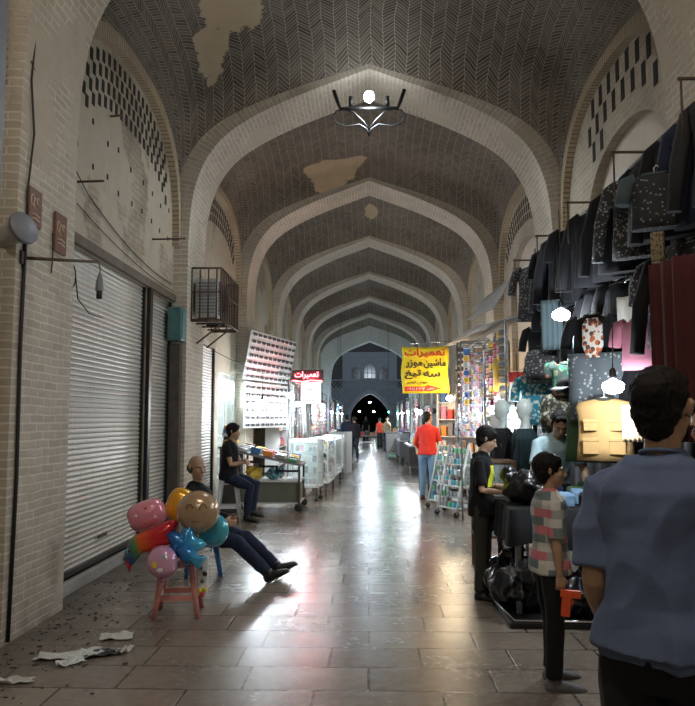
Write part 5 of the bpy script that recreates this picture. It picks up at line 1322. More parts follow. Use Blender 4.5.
def banner():
    p = at(425, 370, 15.2); t = thing('fabric_banner', 'yellow banner with red and black hand-painted lettering hanging over the right stalls', 'banner', p, -.03)
    w_, h_ = .94, .95; b = MB(); N = 12; g = []
    for i in range(N + 1):
        for j in range(N + 1):
            x = (i / N - .5) * w_ + .015 * math.sin(j * .7); z = (.5 - j / N) * h_ - .03 * math.sin(PI * i / N) * (1 - j / N) * .6 + .01 * i / N
            g.append(b.bm.verts.new((x, .006 * math.sin(i * 1.1 + j * .4), z)))
    for i in range(N):
        for j in range(N): a = i * (N + 1) + j; b.face([g[a], g[a + 1], g[a + N + 2], g[a + N + 1]], smooth=True)
    bmesh.ops.solidify(b.bm, geom=b.bm.faces[:], thickness=.004); b.build('cloth', 'banner_yellow', t)
    y = -.016
    text(W_TAMIRAT, t, 0, .345, .82, .20, 'ink_red', y, bold=.02)
    text(W_MASHIN, t, .20, .13, .44, .20, 'ink_black', y, bold=.02); text(W_MOZER, t, -.22, .12, .34, .17, 'ink_black', y, bold=.02)
    text(W_SE, t, .14, -.085, .34, .12, 'ink_black', y, bold=.02); text(W_TIGH, t, -.24, -.095, .34, .18, 'ink_black', y, bold=.02)
    text(W_TAMIR + ' ' + W_MOZER, t, -.16, -.255, .42, .08, 'ink_black', y)
    b = MB(); b.prism([(-.42, -.43), (.12, -.43), (.34, -.375), (.06, -.30), (.02, -.335), (-.42, -.335)], -.016, -.012); b.build('red_arrow', 'arrow_red', t)
    text(W_TEL, t, .10, -.38, .14, .055, 'sign_white', -.022); text(DIG, t, -.18, -.385, .36, .06, 'sign_white', -.022)
    b = MB(); b.tube([(-.30, 0, .53), (.75, 0, .60)], .012, 6); b.build('pole', 'chrome', t)
    for x in (-.3, .42):
        b = MB(); b.tube([(x, 0, .46), (x, 0, .54)], .004, 5); b.build('tie', 'cable_black', t)
banner()
def lightbox():
    p = at(311, 393, 17.0); t = thing('light_box_sign', 'white light box sign with dark lettering under the red neon', 'sign', p, -.25)
    b = MB(); b.box((-.22, -.03, -.24), (.22, .05, .24), .006); b.build('box_face', emat('lightbox_glow', (.92, 1, .98), .9), t)
    text(W_TAMIR, t, .02, .10, .30, .13, 'ink_black', -.04, bold=.01); text(W_FANDAK, t, .02, -.12, .32, .14, 'ink_black', -.04, bold=.01)
    p = at(307, 376, 17.0); t = thing('neon_sign', 'small glowing red neon sign above the left stalls', 'sign', p, -.2)
    b = MB()
    b.tube([(-.34, 0, -.10), (-.1, 0, -.13), (.1, 0, -.10), (.36, 0, -.12)], .014, 6); b.build('neon_tube', emat('neon_red', (1, .05, .06), 30), t)
    text(W_TAMIRAT, t, 0, .02, .56, .17, 'neon_red', -.02, 'neon_lettering', .012)
    b = MB(); b.box((-.38, .02, -.15), (.38, .04, .14), .004); b.build('backing_plate', 'black_plastic', t)
    lamp('neon_light', p + Vector((0, -.2, -.05)), 13, (1, .04, .06), .12)
lightbox()
sw = [o for o in C.objects if o.name == 'shop_window'][0]
for q in (-.44, .44):
    b = MB(); b.box((-.006, q - .41, .1), (.0, q + .41, 2.44)); b.build('pane', 'thin_glass', sw)
# ================================================================== STALL GOODS (built once, copied)
mat('frame_white', (.55, .56, .56), .4, 0, .05); mat('olive_board', (.13, .14, .10), .7, 0, .2, 4); mat('grey_board', (.22, .23, .23), .7, 0, .15, 4); mat('wheel_rubber', (.02, .02, .02), .6)
mat('pack_pink', (.65, .22, .35), .4); mat('pack_yellow', (.75, .50, .06), .4); mat('pack_red', (.6, .05, .04), .4); mat('pack_blue', (.06, .16, .42), .4); mat('pack_white', (.62, .64, .64), .4); mat('pack_green', (.08, .35, .15), .4); mat('pack_silver', (.45, .47, .5), .25, .7); mat('pack_brown', (.20, .12, .07), .5); mat('pack_black', (.025, .025, .03), .35); mat('pack_orange', (.7, .25, .05), .4)
PK = ['pack_white', 'pack_pink', 'pack_yellow', 'pack_silver', 'pack_red', 'pack_blue', 'pack_white', 'pack_black', 'pack_green', 'pack_brown', 'pack_orange', 'pack_silver']
def omesh(name, b, mats=None):
    bmesh.ops.recalc_face_normals(b.bm, faces=b.bm.faces); me = bpy.data.meshes.new(name); b.bm.to_mesh(me); b.bm.free()
    for q in (b.mats or [M['pack_white']]): me.materials.append(q)
    return me
def inst(name, me, loc, rz, label, cat, group, m=None, rot=None, sc=1.0):
    o = bpy.data.objects.new(name, me); C.objects.link(o); o.location = loc; o.rotation_euler = rot or (0, 0, rz); o.scale = (sc,) * 3 if isinstance(sc, (int, float)) else sc
    if m: o.material_slots[0].link = 'OBJECT'; o.material_slots[0].material = M[m]
    return tag(o, label, cat, group)
# spectacles (two lenses, bridge, temples), facing -Y
b = MB(); b.use('pack_black')
for q in (-1, 1):
    b.lathe([(.005, -.004), (.032, -.004), (.034, 0), (.032, .004), (.005, .004)], (q * .038, 0, 0), 10, Matrix.Rotation(PI/2, 3, 'X')); b.tube([(q * .068, 0, .012), (q * .074, .03, .010)], .004, 4)
b.tube([(-.01, 0, .012), (.01, 0, .012)], .005, 5)
SPEC = omesh('sunglasses', b)
def board(name, A, Bp, z0, z1, lean, label, cat, m='frame_white', rails=7):
    """display board between floor points A and B (x, y), leaning by `lean` at the top; returns placement function"""
    A = Vector((A[0], A[1], 0)); Bp = Vector((Bp[0], Bp[1], 0)); d = Bp - A; L = d.length; u = d / L; n = Vector((u.y, -u.x, 0))
    rz = math.atan2(u.y, u.x); t = thing(name, label, cat, A + Vector((0, 0, z0)), rz)
    h = z1 - z0; ang = math.atan2(lean, h)
    b = MB(); b.box((0, .0, 0), (L, .02, h), .004, Matrix.Rotation(ang, 3, 'X'), (0, 0, 0)); b.build('panel', m, t)
    for k in range(rails):
        z = h * (k + .3) / rails; b = MB(); b.box((.0, -.012, z), (L, -.002, z + .004), 0, Matrix.Rotation(ang, 3, 'X'), (0, 0, 0)); b.build('rail', 'bulb_white', t)
    Rl = Matrix.Rotation(rz, 3, 'Z') @ Matrix.Rotation(ang, 3, 'X')
    return lambda s_, z, off=.03: (t.location + Rl @ Vector((s_, -off, z)), (Rl.to_euler()))
random.seed(9)
bd = board('sunglasses_board', (-2.62, 15.4), (-1.95, 18.0), 2.47, 3.50, .2, 'white upper board of sunglasses rows leaning out above the left cart', 'display board')
for r_ in range(7):
    for i in range(10):
        p, e = bd(.14 + i * .262, .07 + r_ * .148, .035); inst('sunglasses', SPEC, p, 0, 'dark sunglasses, %s row up, %s from near end, upper white board' % (ORD[r_], ORD[i]), 'sunglasses', 'sunglasses on the upper board', rot=e, sc=1.2)
bd = board('sunglasses_board', (-2.60, 15.45), (-1.98, 17.9), 1.45, 2.42, .02, 'white lower board of sunglasses rows behind the left cart', 'display board', 'frame_white')
for r_ in range(6):
    for i in range(9):
        p, e = bd(.14 + i * .272, .08 + r_ * .155, .035); inst('sunglasses', SPEC, p, 0, 'dark sunglasses, %s row up, %s from near end, lower board behind cart' % (ORD[r_], ORD[i]), 'sunglasses', 'sunglasses on the lower board', rot=e, sc=1.2)
def cart():
    t = thing('market_cart', 'wheeled market cart with olive box body and sloping tray, nearest left stall', 'cart', (-1.78, 13.9, 0))
    for x, y in ((-.55, -.45), (.52, -.45), (-.55, .45), (.52, .45)):
        w_ = MB(); w_.lathe([(.02, -.02), (.07, -.02), (.08, 0), (.07, .02), (.02, .02)], (x, y, .08), 14, Matrix.Rotation(PI/2, 3, 'X')); w_.build('wheel', 'wheel_rubber', t)
        b = MB(); b.box((x - .018, y - .018, .14), (x + .018, y + .018, 1.0 if x < 0 else .85)); b.build('post', 'rust_iron', t)
    b = MB(); b.box((-.55, -.42, .17), (.50, .42, .52), .01); b.build('box_body', 'olive_board', t)
    b = MB(); b.box((-.57, -.46, .52), (.54, .46, .55), .005); b.build('deck', 'frame_white', t)
    b = MB(); b.box((-.57, -.46, .14), (.54, .46, .165), .004); b.build('lower_frame', 'frame_white', t)
    b = MB(); b.prism([(-.58, 1.04), (.56, .80), (.56, .84), (-.58, 1.08)], -.48, .48); b.build('sloping_tray', 'grey_board', t)
    b = MB(); b.prism([(-.58, .86), (-.2, .86), (-.2, .78), (.1, .78), (.1, .70), (.54, .70), (.54, .74), (.14, .74), (.14, .82), (-.16, .82), (-.16, .90), (-.58, .90)], -.46, -.43); b.build('stepped_side', 'black_iron', t)
    return t
cart()
b = MB(); b.box((-.5, -.5, 0), (.5, .5, 1), .03); BOX = omesh('packet', b)
for i in range(5):
    for j in range(4):
        x = -2.28 + i * .22; y = 13.55 + j * .22; z = 1.08 - (x + 2.36) * .24 / 1.14 + .012; m = PK[(i * 5 + j * 3) % 12]; hh = .05 + .06 * ((i * 7 + j * 5) % 4) / 3
        o = inst('goods_packet', BOX, (x, y, z - .004), random.uniform(-.3, .3), '%s packet on the sloping cart tray, %s row, %s' % (m[5:], ('near', 'second', 'third', 'far')[j], ('wall end', 'left of middle', 'middle', 'right of middle', 'aisle end')[i]), 'packet', 'packets on the cart tray', m, sc=(.17, .16, hh))
        o.rotation_euler = (0, .207, 0)
b = MB(); b.box((-2.66, 13.3, 0), (-2.34, 13.9, 1.12), .01); b.box((-2.68, 13.28, 1.12), (-2.32, 13.92, 1.15)); tag(b.build('side_table', 'dark_wood_post'), 'dark narrow side table by the wall at the near end of the left cart', 'table')
for i in range(6):
    o = inst('goods_packet', BOX, (-2.50, 13.5, 1.152 + i * .062), .1 * (i % 3), '%s flat packet in the stack on the dark side table, %s' % (PK[(i * 5 + 9) % 12][5:], ('lowest', 'second from below', 'third from below', 'third from the top', 'second from the top', 'topmost')[i]), 'packet', 'flat packets stacked on the side table', PK[(i * 5 + 9) % 12], sc=(.26, .3, .060))
# bags under the cart
heap('carrier_bag', -2.25, -1.95, 13.5, 13.85, .555, .26, 'pack_yellow', 'yellow carrier bag on the deck of the left cart', 'bag', 5, 14); heap('carrier_bag', -1.9, -1.55, 13.55, 13.9, .555, .24, 'print_aqua', 'aqua patterned bag on the deck of the left cart', 'bag', 6, 14)
# --- glass counters
def glass_counter(loc, rz, L, D, H, label, legs=.28):
    t = thing('glass_counter', label, 'display counter', loc, rz)
    b = MB(); b.box((-L/2, -D/2, legs), (L/2, D/2, legs + .05), .004); b.box((-L/2, -D/2, H - .03), (L/2, D/2, H), .004)
    for x in (-L/2, L/2 - .03):
        for y in (-D/2, D/2 - .03): b.box((x, y, legs), (x + .03, y + .03, H))
    b.build('frame', 'frame_white', t)
    b = MB(); b.box((-L/2 + .03, D/2 - .02, legs + .05), (L/2 - .03, D/2 - .01, H - .03)); b.build('back_board', 'bulb_white', t)
    for k in (1, 2, 3):
        z = legs + .05 + (H - legs - .1) * k / 4; b = MB(); b.box((-L/2 + .03, -D/2 + .05, z), (L/2 - .03, D/2 - .03, z + .012)); b.build('shelf', 'thin_glass', t)
    b = MB(); b.box((-L/2 + .03, -D/2 + .004, legs + .05), (L/2 - .03, -D/2 + .010, H - .03)); b.build('glass_front', 'thin_glass', t)
    b = MB(); b.box((-L/2 + .05, -D/2 + .03, H - .05), (L/2 - .05, -D/2 + .05, H - .032)); b.build('led_strip', emat('led_strip', (.85, 1, 1), 14), t)
    for x in (-L/2 + .05, L/2 - .05):
        for y in (-D/2 + .05, D/2 - .05):
            b = MB(); b.tube([(x, y, legs), (x, y, .08)], .014, 6); b.lathe([(.01, -.015), (.045, -.015), (.045, .015), (.01, .015)], (x, y, .046), 10, Matrix.Rotation(PI/2, 3, 'X')); b.build('castor', 'wheel_rubber', t)
    return t
def counter_goods(loc, rz, L, D, H, n, where, legs=.28):
    Rz = Matrix.Rotation(rz, 3, 'Z')
    for k in range(4):
        for i in range(n):
            z = legs + .052 + (H - legs - .1) * k / 4 + (.014 if k else 0); x = -L/2 + .12 + (L - .24) * i / (n - 1)
            s_ = random.uniform(.6, 1); m = random.choice(['pack_white', 'pack_silver', 'pack_white', 'pack_black', 'pack_blue', 'pack_pink', 'pack_silver', 'pack_yellow'])
            inst('small_goods_box', BOX, Vector(loc) + Rz @ Vector((x, random.uniform(-.05, .08), z)), rz + random.uniform(-.2, .2), '%s item, %s shelf, %s along, in counter %s' % (m[5:], ('lowest', 'second', 'third', 'top')[k], ORD[i], where), 'package', 'packages in the glass counter ' + where, m, sc=(.09 * s_, .07, .13 * s_))
for i, (x, y, rz, L, H, n, w_) in enumerate(((-1.30, 15.35, -.12, .62, 1.24, 5, 'nearest on the left'), (-1.12, 16.75, -PI/2 - .05, 1.5, 1.22, 9, 'second along the left stalls'), (-1.05, 18.9, -PI/2 - .05, 1.7, 1.20, 9, 'third along the left stalls'), (-1.02, 21.3, -PI/2, 1.6, 1.2, 8, 'fourth along the left stalls'))):
    rz2 = rz if i == 0 else rz + PI
    glass_counter((x, y, 0), rz2, L, .55, H, 'lit glass counter on castors full of small goods, ' + w_); counter_goods((x, y, 0), rz2, L, .55, H, n, w_)
# counters facing the aisle further down get simple wooden backs; shelf units with goods
b = MB(); b.box((-.5, -.004, 0), (.5, .004, 1)); CARD = omesh('card', b)
def strip_mesh(seed, n=9):
    rnd = random.Random(seed); b = MB(); ms = [rnd.choice(PK) for _ in range(3)]
    b.use('cable_black'); b.tube([(0, 0, 0), (0, 0, -n * .12)], .003, 4)
    for i in range(n):
        b.use(ms[i % 3] if seed % 3 else ms[0]); w_ = .045 + .015 * rnd.random(); z = -.03 - i * .12; b.box((-w_, -.012, z - .09), (w_, .012, z), .004)
        b.use('pack_white'); b.box((-w_, -.014, z - .012), (w_, .014, z + .004))
    return omesh('strip', b)
STRIPS = [strip_mesh(i) for i in range(9)]
def chain_mesh(seed, n=26):
    b = MB(); b.use(('pack_silver', 'pack_black', 'pack_white')[seed % 3]); pts = [(0, 0, -i * .045) for i in range(n)]
    for i in range(n - 1): b.ell((0.004 * math.sin(i), 0, -i * .045 - .02), (.011 + .005 * (i % 3 == 0), .008, .021), 6, 4)
    return omesh('chain', b)
CHAINS = [chain_mesh(i) for i in range(3)]
def strips(n, p0, p1, rz, where, meshes=None, jz=.15, name='hanging_strip', lab='packet strip', cat='goods strip', sc=1.0):
    p0, p1 = Vector(p0), Vector(p1)
    for i in range(n):
        p = p0.lerp(p1, i / max(1, n - 1)) + Vector((0, 0, random.uniform(-jz, 0)))
        inst(name, random.choice(meshes or STRIPS), p, rz + random.uniform(-.3, .3), lab + ' ' + where + ', ' + ORD[i] + ' from the near end', cat, '%ss %s' % (lab, where), sc=sc)
def rail(p0, p1, label, r=.014):
    b = MB(); p0, p1 = Vector(p0), Vector(p1); b.tube([p0, p1], r, 6)
    dr = MB(); 
    t = thing('goods_rail', label, 'rail', (p0.x, p0.y, 0)); q = Vector((p0.x, p0.y, 0)); b2 = MB(); b2.tube([p0 - q, p1 - q], r, 6); b2.build('bar', 'steel', t); b.bm.free(); dr.bm.free()
    for e in (p0, p1): b = MB(); b.tube([e - q, Vector((e.x, e.y, 0)) - q], r, 6); b.build('upright', 'steel', t)
# left stall strings of necklaces and packets
rail((-1.62, 14.9, 2.42), (-1.55, 18.4, 2.42), 'steel rail over the left counters hung with chains')
strips(22, (-1.62, 15.0, 2.41), (-1.55, 18.3, 2.41), -PI/2 + PI, 'over the first left counters', CHAINS, .05, 'hanging_chain', 'bead chain', 'chain', 1.0)
rail((-1.48, 18.8, 2.45), (-1.42, 22.0, 2.45), 'steel rail further along the left counters hung with packet strips')
strips(16, (-1.48, 18.9, 2.44), (-1.42, 21.9, 2.44), PI/2, 'beyond the neon sign on the left')
def shelf_unit(loc, rz, L, H, label, where, n=7, lev=5, m='frame_white', goods=True, D=.34):
    t = thing('shelf_unit', label, 'shelf', loc, rz)
    for x in (-L/2, L/2):
        b = MB(); b.box((x - .015, -D/2, 0), (x + .015, D/2, H), .003); b.build('side_panel', m, t)
    b = MB(); b.box((-L/2, D/2 - .01, 0), (L/2, D/2, H)); b.build('back_panel', 'bulb_white' if m == 'frame_white' else m, t)
    Rz = Matrix.Rotation(rz, 3, 'Z')
    for k in range(lev):
        z = .1 + (H - .15) * k / (lev - .6); b = MB(); b.box((-L/2 + .015, -D/2, z), (L/2 - .015, D/2 - .012, z + .02)); b.build('shelf', m, t)
        if goods:
            for i in range(n):
                x = -L/2 + .12 + (L - .24) * i / (n - 1); s_ = random.uniform(.6, 1.0)
                inst('shelf_goods', BOX, Vector(loc) + Rz @ Vector((x, -.03, z + .022)), rz, '%s box, %s level up, %s along, on the %s' % ((mk_ := random.choice(PK))[5:], ORD[k], ORD[i], where), 'box', 'boxed goods on the ' + where, mk_, sc=(.8 * (L - .24) / n, .18, .26 * s_ * (H / 2)))
shelf_unit((2.55, 11.55, 0), -PI/2, 1.3, 2.3, 'tall white shelf of boxed goods on the right, just past the mannequins', 'first right-hand shelf', 7, 6)
shelf_unit((2.45, 13.1, 0), -PI/2, 1.4, 2.3, 'second tall shelf of boxed goods on the right', 'second right-hand shelf', 6, 6)
shelf_unit((2.40, 14.7, 0), -PI/2, 1.4, 2.3, 'third tall shelf of boxed goods on the right', 'third right-hand shelf', 6, 6)
shelf_unit((2.05, 16.95, 0), -.35, 1.0, 2.2, 'shelf of boxed goods standing across the right stalls behind the yellow banner', 'cross shelf, right', 6, 6)
shelf_unit((-2.35, 18.9, 0), PI/2, 1.6, 2.0, 'tall shelf of goods behind the left counters', 'shelf behind the left counters', 7, 5)
shelf_unit((-2.25, 20.95, 0), PI/2, 2.2, 2.1, 'longer shelf of goods behind the fourth left counter', 'longer shelf on the left', 8, 5)
shelf_unit((-.92, 23.4, 0), PI - .5, .62, 1.25, 'low white open rack at the aisle end of the left stalls', 'low white rack', 4, 4)
# right stalls: rails with strips, leaning racks, yellow bag
rail((1.66, 10.9, 2.62), (1.66, 14.5, 2.62), 'steel rail above the right stalls hung with packet strips')
strips(16, (1.66, 10.95, 2.60), (1.66, 14.4, 2.60), -PI/2, 'along the right stalls', None, .2)
rail((1.95, 10.8, 3.05), (1.9, 16.4, 3.0), 'higher steel rail at the back of the right stalls')
strips(18, (1.98, 10.9, 3.03), (1.9, 16.2, 2.98), -PI/2 + .4, 'on the higher rail of the right stalls', None, .1)
rail((1.62, 13.9, 3.05), (2.4, 13.95, 3.02), 'cross rail over the right stalls beside the yellow banner')
strips(6, (1.68, 13.9, 3.02), (2.3, 13.93, 3.0), 0, 'on the cross rail beside the banner', None, .12)
strips(4, (1.6, 12.4, 2.9), (2.2, 12.4, 2.9), 0, 'hanging free in front of the second right shelf', None, .1)
rail((1.5, 12.4, 2.92), (2.3, 12.4, 2.92), 'short cross rail in front of the second right shelf')
garment('bag', at(501, 352, 11.6), 0, 'pack_yellow', 'bright yellow flat bag hanging in the right stalls', L=.62, W_=.26, seed=1, name='tote_bag', cat='bag')
garment('cloth', at(516, 372, 11.3), .2, 'pack_red', 'small pinkish-red printed cloth hanging right of the yellow bag', L=.16, W_=.24, seed=2)
def aframe(loc, rz, label):
    t = thing('leaning_rack', label, 'rack', loc, rz)
    for x in (-.28, .28):
        b = MB(); b.tube([(x, -.24, .05), (x, .05, 1.22)], .022, 6); b.build('front_leg', 'frame_white', t)
        b = MB(); b.tube([(x, .32, .05), (x, .05, 1.22)], .02, 6); b.build('rear_leg', 'frame_white', t)
        b = MB(); b.lathe([(.01, -.015), (.05, -.015), (.05, .015), (.01, .015)], (x, -.24, .05), 10, Matrix.Rotation(PI/2, 3, 'Y')); b.build('castor', 'wheel_rubber', t)
    for k in range(6):
        f = (k + .5) / 6.5; b = MB(); b.box((-.28, -.27 + .29 * f, .05 + 1.17 * f), (.28, -.10 + .29 * f, .065 + 1.17 * f)); b.build('tray', 'thin_glass' if k % 2 else 'frame_white', t)
    b = MB(); b.box((-.28, .30, .10), (.28, .305, .16)); b.build('brace', 'frame_white', t)
    Rz = Matrix.Rotation(rz, 3, 'Z')
    for k in range(6):
        f = (k + .5) / 6.5
        for i in range(5): inst('shiny_packet', BOX, Vector(loc) + Rz @ Vector((-.22 + i * .11, -.18 + .29 * f, .068 + 1.17 * f)), rz, 'shiny packet, %s tray up, %s along, %s' % (ORD[k], ORD[i], label[:label.index(',')]), 'packet', 'packets on the ' + label[:label.index(',')], random.choice(['pack_silver', 'foil_turquoise', 'pack_white', 'pack_green', 'pack_silver']), sc=(.07, .06, .08))
aframe((1.50, 13.05, 0), -PI/2 + .5, 'nearer white leaning rack, tilted trays of shiny packets behind the teenager'); aframe((1.42, 14.1, 0), -PI/2 + .5, 'farther white leaning rack, beside the man in red')
glass_counter((1.75, 15.7, 0), -PI/2, 1.6, .6, .98, 'lit glass counter the man in red leans towards'); counter_goods((1.75, 15.7, 0), -PI/2, 1.6, .6, .98, 7, 'beside the man in red')
for i in range(6): inst('goods_packet', BOX, (1.70 + .03 * (i % 2), 15.1 + i * .22, .982), .2 * i, '%s packet lying on the counter by the man in red, %s' % (('pink', 'orange', 'red', 'pink', 'yellow', 'orange')[i], ('nearest', 'second', 'third', 'fourth', 'fifth', 'farthest')[i]), 'packet', 'packets on the right counter', ('pack_pink', 'pack_orange', 'pack_red', 'pack_pink', 'pack_yellow', 'pack_orange')[i], sc=(.22, .16, .10))
# awning cloths above the right stalls
mat('awning_grey', (.34, .34, .33), .85, 0, .15, 4)
def awning(P, m, label, name='awning', th=.01):
    b = MB(); N = 10; g = []
    A, B_, D_, E_ = [Vector(p) for p in P]
    for i in range(N + 1):
        for j in range(5): u, v = i / N, j / 4; q = A.lerp(B_, u).lerp(D_.lerp(E_, u), v); q.z -= .03 * math.sin(PI * v) + .012 * math.sin(i * 2.2) * v; g.append(b.bm.verts.new(q))
    for i in range(N):
        for j in range(4): a = i * 5 + j; b.face([g[a], g[a+1], g[a+6], g[a+5]], smooth=True)
    bmesh.ops.solidify(b.bm, geom=b.bm.faces[:], thickness=th); tag(b.build(name, m), label, 'awning')
awning([(1.55, 11.0, 3.00), (1.50, 15.5, 3.12), (2.75, 11.0, 3.40), (2.75, 15.5, 3.50)], 'awning_grey', 'grey-white awning cloth sloping over the right stalls')
awning([(2.0, 12.0, 3.42), (1.75, 13.6, 3.42), (2.3, 12.1, 3.95), (2.05, 13.7, 3.80)], 'awning_grey', 'pale sheet folded up above the awning on the right')
mat('door_brown', (.13, .065, .055), .7, 0, .25, 6, .2)
b = MB(); b.box((WX - .06, 11.95, 3.35), (WX - .001, 12.75, 4.55), .01); [b.box((WX - .075, 12.0 + k * .18, 3.4), (WX - .06, 12.13 + k * .18, 4.5)) for k in range(4)]; tag(b.build('wooden_shutter_panel', 'door_brown'), 'closed reddish-brown plank panel high on the right wall above the stalls', 'panel')
# --- lamps of the stalls in view
led_bulb(at(262, 402, 14.4), 65, 'white LED bulb above the left cart', .45, .075)
led_bulb(at(290, 394, 15.6), 80, 'white LED bulb over the nearest left counter', .45, .085)
led_bulb(at(297, 403, 17.5), 85, 'white LED bulb just left of the light box sign', .45, .10)
led_bulb(at(322, 405, 19.6), 75, 'white LED bulb over the third left counter', .45, .07)
led_bulb(at(461, 384, 14.6), 55, 'warm bright bulb in the right stalls beside the banner', .6, .10, WARM, 'warm_glow')
led_bulb(at(450, 397, 15.9), 45, 'second warm bulb, low beside the yellow banner', .5, .08, WARM, 'warm_glow')
led_bulb(at(492, 408, 11.4), 75, 'white bulb in the right stalls behind the teenager', .7, .06)
led_bulb(at(419, 411, 19.0), 70, 'white bulb behind the man in red', .5, .08)
for nm, pts_ in (('left', [at(262, 402, 14.4) + Vector((0, 0, .55)), at(290, 394, 15.6) + Vector((0, 0, .55)), at(297, 403, 17.5) + Vector((0, 0, .55)), at(322, 405, 19.6) + Vector((0, 0, .55))]),):
    q = []
    for a_, c_ in zip([Vector((-WX + .01, 12.2, 2.95))] + pts_, pts_ + [Vector((-2.66, 22.0, 2.9))]): q += sag(a_, c_, .04, 6)
    curve_thing('lamp_cable', q, .006, 'cable_black', 'thin supply cable strung over the left counters from bulb to bulb', 'cable')
# ================================================================== FAR BAYS
mat('skirt_grey', (.20, .20, .22), .8, 0, .15, 4); mat('skirt_dark', (.06, .05, .05), .8, 0, .2, 4)
BAYN = {2: 'third', 3: 'fourth', 4: 'fifth', 5: 'sixth', 6: 'seventh'}
random.seed(31)
def far_table(loc, L, label, m, top):
    t = thing('stall_table', label, 'table', loc)
    b = MB(); b.box((-.38, -L/2, .80), (.38, L/2, .84)); b.build('table_top', 'frame_white', t)
    b = MB(); b.box((-.36, -L/2 + .02, .22), (.36, L/2 - .02, .80), .02); b.build('skirt', m, t)
    for x in (-.34, .34):
        for y in (-L/2 + .05, L/2 - .05): b = MB(); b.box((x - .02, y - .02, 0), (x + .02, y + .02, .24)); b.build('leg', 'steel', t)
for k in (3, 4, 5, 6):
    y0 = Y0 + k * PER + RT; bn = BAYN[k]
    for sx, side in ((-1, 'left'), (1, 'right')):
        x = sx * (1.55 if k % 2 else 1.45); w_ = 'in the %s bay on the %s' % (bn, side)
        far_table((x, y0 + 2.0, 0), 3.4, 'long stall table ' + w_, 'skirt_grey' if (k + sx) % 2 else 'skirt_dark', None)
        for i in range(10):
            inst('goods_packet', BOX, (x + random.uniform(-.15, .15), y0 + .6 + i * .3, .842), random.uniform(-.3, .3), 'packet %s along the long table ' % ORD[i] + w_, 'packet', 'packets on the table ' + w_, random.choice(PK), sc=(.3, .2, random.uniform(.1, .35)))
        shelf_unit((sx * 2.45, y0 + 2.0, 0), -sx * PI/2, 2.8, 2.2, 'tall goods shelf ' + w_, 'shelf, %s bay, %s' % (bn, side), 3, 3)
        rail((sx * 1.5, y0 + .3, 2.45), (sx * 1.5, y0 + 3.7, 2.45), 'steel goods rail ' + w_)
        strips(9, (sx * 1.5, y0 + .4, 2.44), (sx * 1.5, y0 + 3.6, 2.44), -sx * PI/2, w_, None, .2)
        col = COOL
        led_bulb((sx * 1.5, y0 + 1.4, 1.93), 75, 'white bulb hanging over the table ' + w_, .4, .07)
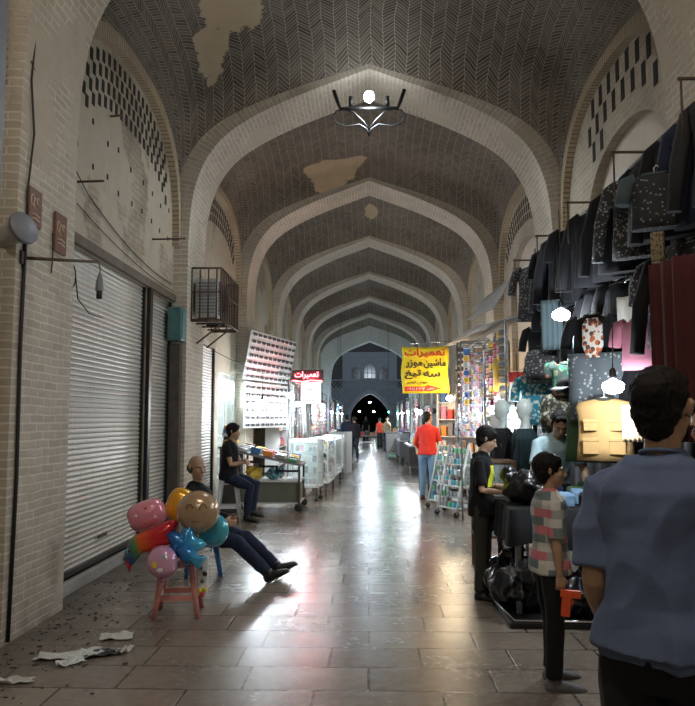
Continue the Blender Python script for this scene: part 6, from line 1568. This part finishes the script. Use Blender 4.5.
# a stepped-forward white chest freezer and trolleys far away
def freezer():
    t = thing('chest_freezer', 'pale grey chest freezer at the right side of the aisle, far off', 'freezer', (1.02, 32.5, 0))
    b = MB(); b.box((-.32, -.9, .28), (.34, .9, 1.02), .02); b.build('cabinet', 'frame_white', t)
    b = MB(); b.box((-.34, -.92, 1.02), (.36, .92, 1.07), .01); b.build('lid', 'awning_grey', t)
    for x in (-.26, .28):
        for y in (-.8, .8): b = MB(); b.box((x - .03, y - .03, 0), (x + .03, y + .03, .28)); b.build('leg', 'steel', t)
freezer()
def trolley(x, y, label):
    t = thing('goods_trolley', label, 'trolley', (x, y, 0))
    for z in (.25, .62): b = MB(); b.box((-.75, -.4, z), (.75, .4, z + .03)); b.build('deck', 'steel', t)
    for q in (-.72, .72):
        b = MB(); b.tube([(q, -.38, .1), (q, -.38, 1.0)], .02, 6); b.tube([(q, .38, .1), (q, .38, 1.0)], .02, 6); b.tube([(q, -.38, 1.0), (q, .38, 1.0)], .02, 6); b.build('end_frame', 'steel', t)
        for w_ in (-.35, .35): b = MB(); b.lathe([(.01, -.02), (.09, -.02), (.09, .02), (.01, .02)], (q, w_, .09), 10, Matrix.Rotation(PI/2, 3, 'X')); b.build('wheel', 'wheel_rubber', t)
    for i in range(5): inst('goods_packet', BOX, (x - .55 + i * .27, y, .652), 0, 'packet %s from the left on the steel goods trolley' % ORD[i], 'packet', 'packets on the ' + label, PK[(i * 3 + 1) % 12], sc=(.24, .5, .18 + .05 * (i % 3)))
trolley(-.15, 44.6, 'steel goods trolley crossing the aisle under the last arch')
# lamps beyond: blue and green tubes, bulbs of the far archway and of the passage after it
def tube_lamp(p, L, col, label, power, glow, rz=PI/2):
    t = thing('tube_lamp', label, 'lamp', p, rz); b = MB(); b.tube([(-L/2, 0, 0), (L/2, 0, 0)], .03, 8); b.build('tube', emat(glow, col, 22), t)
    b = MB(); b.box((-L/2 - .02, -.02, .03), (L/2 + .02, .02, .07)); b.build('batten', 'frame_white', t)
    for q in (-L/2, L/2): b = MB(); b.tube([(q, 0, .06), (q, 0, 7.0 - p[2])], .006, 5); b.build('suspension_wire', 'cable_black', t)
    lamp('tube_light', Vector(p) + Vector((0, 0, -.15)), power, col, .15)
tube_lamp((1.02, 41.0, 2.0), 1.0, (.05, 1, .45), 'green tube lamp at the far right stalls', 25, 'green_glow')
tube_lamp((-1.35, 34.5, 2.15), .9, (.15, .45, 1), 'blue tube lamp at the far left stalls', 45, 'blue_glow')
tube_lamp((-1.75, 41.5, 2.4), .9, (.35, .6, 1), 'pale blue tube lamp near the last left pier', 35, 'pale_blue_glow')
led_bulb((.0, 61.5, 3.0), 60, 'single white bulb hanging in the far archway', .5, .10)
led_bulb((-.9, 66, 2.3), 25, 'small bulb low in the passage beyond, left one', 1.6, .09); led_bulb((.35, 68, 2.3), 25, 'small bulb low in the passage beyond, right one', 1.6, .09)
lamp('facade_fill_light', (0, 50.0, 5.6), 520, (.75, .88, 1), .2)  # unseen light without a fixture, added to brighten the facade
for i, (x, y) in enumerate(((-1.6, 66), (1.5, 64), (1.6, 70), (-1.5, 72))): far_table((x, y, 0), 3.0, 'dim stall table in the passage beyond the court, %s' % ('near left', 'near right', 'far right', 'far left')[i], 'skirt_dark', None)
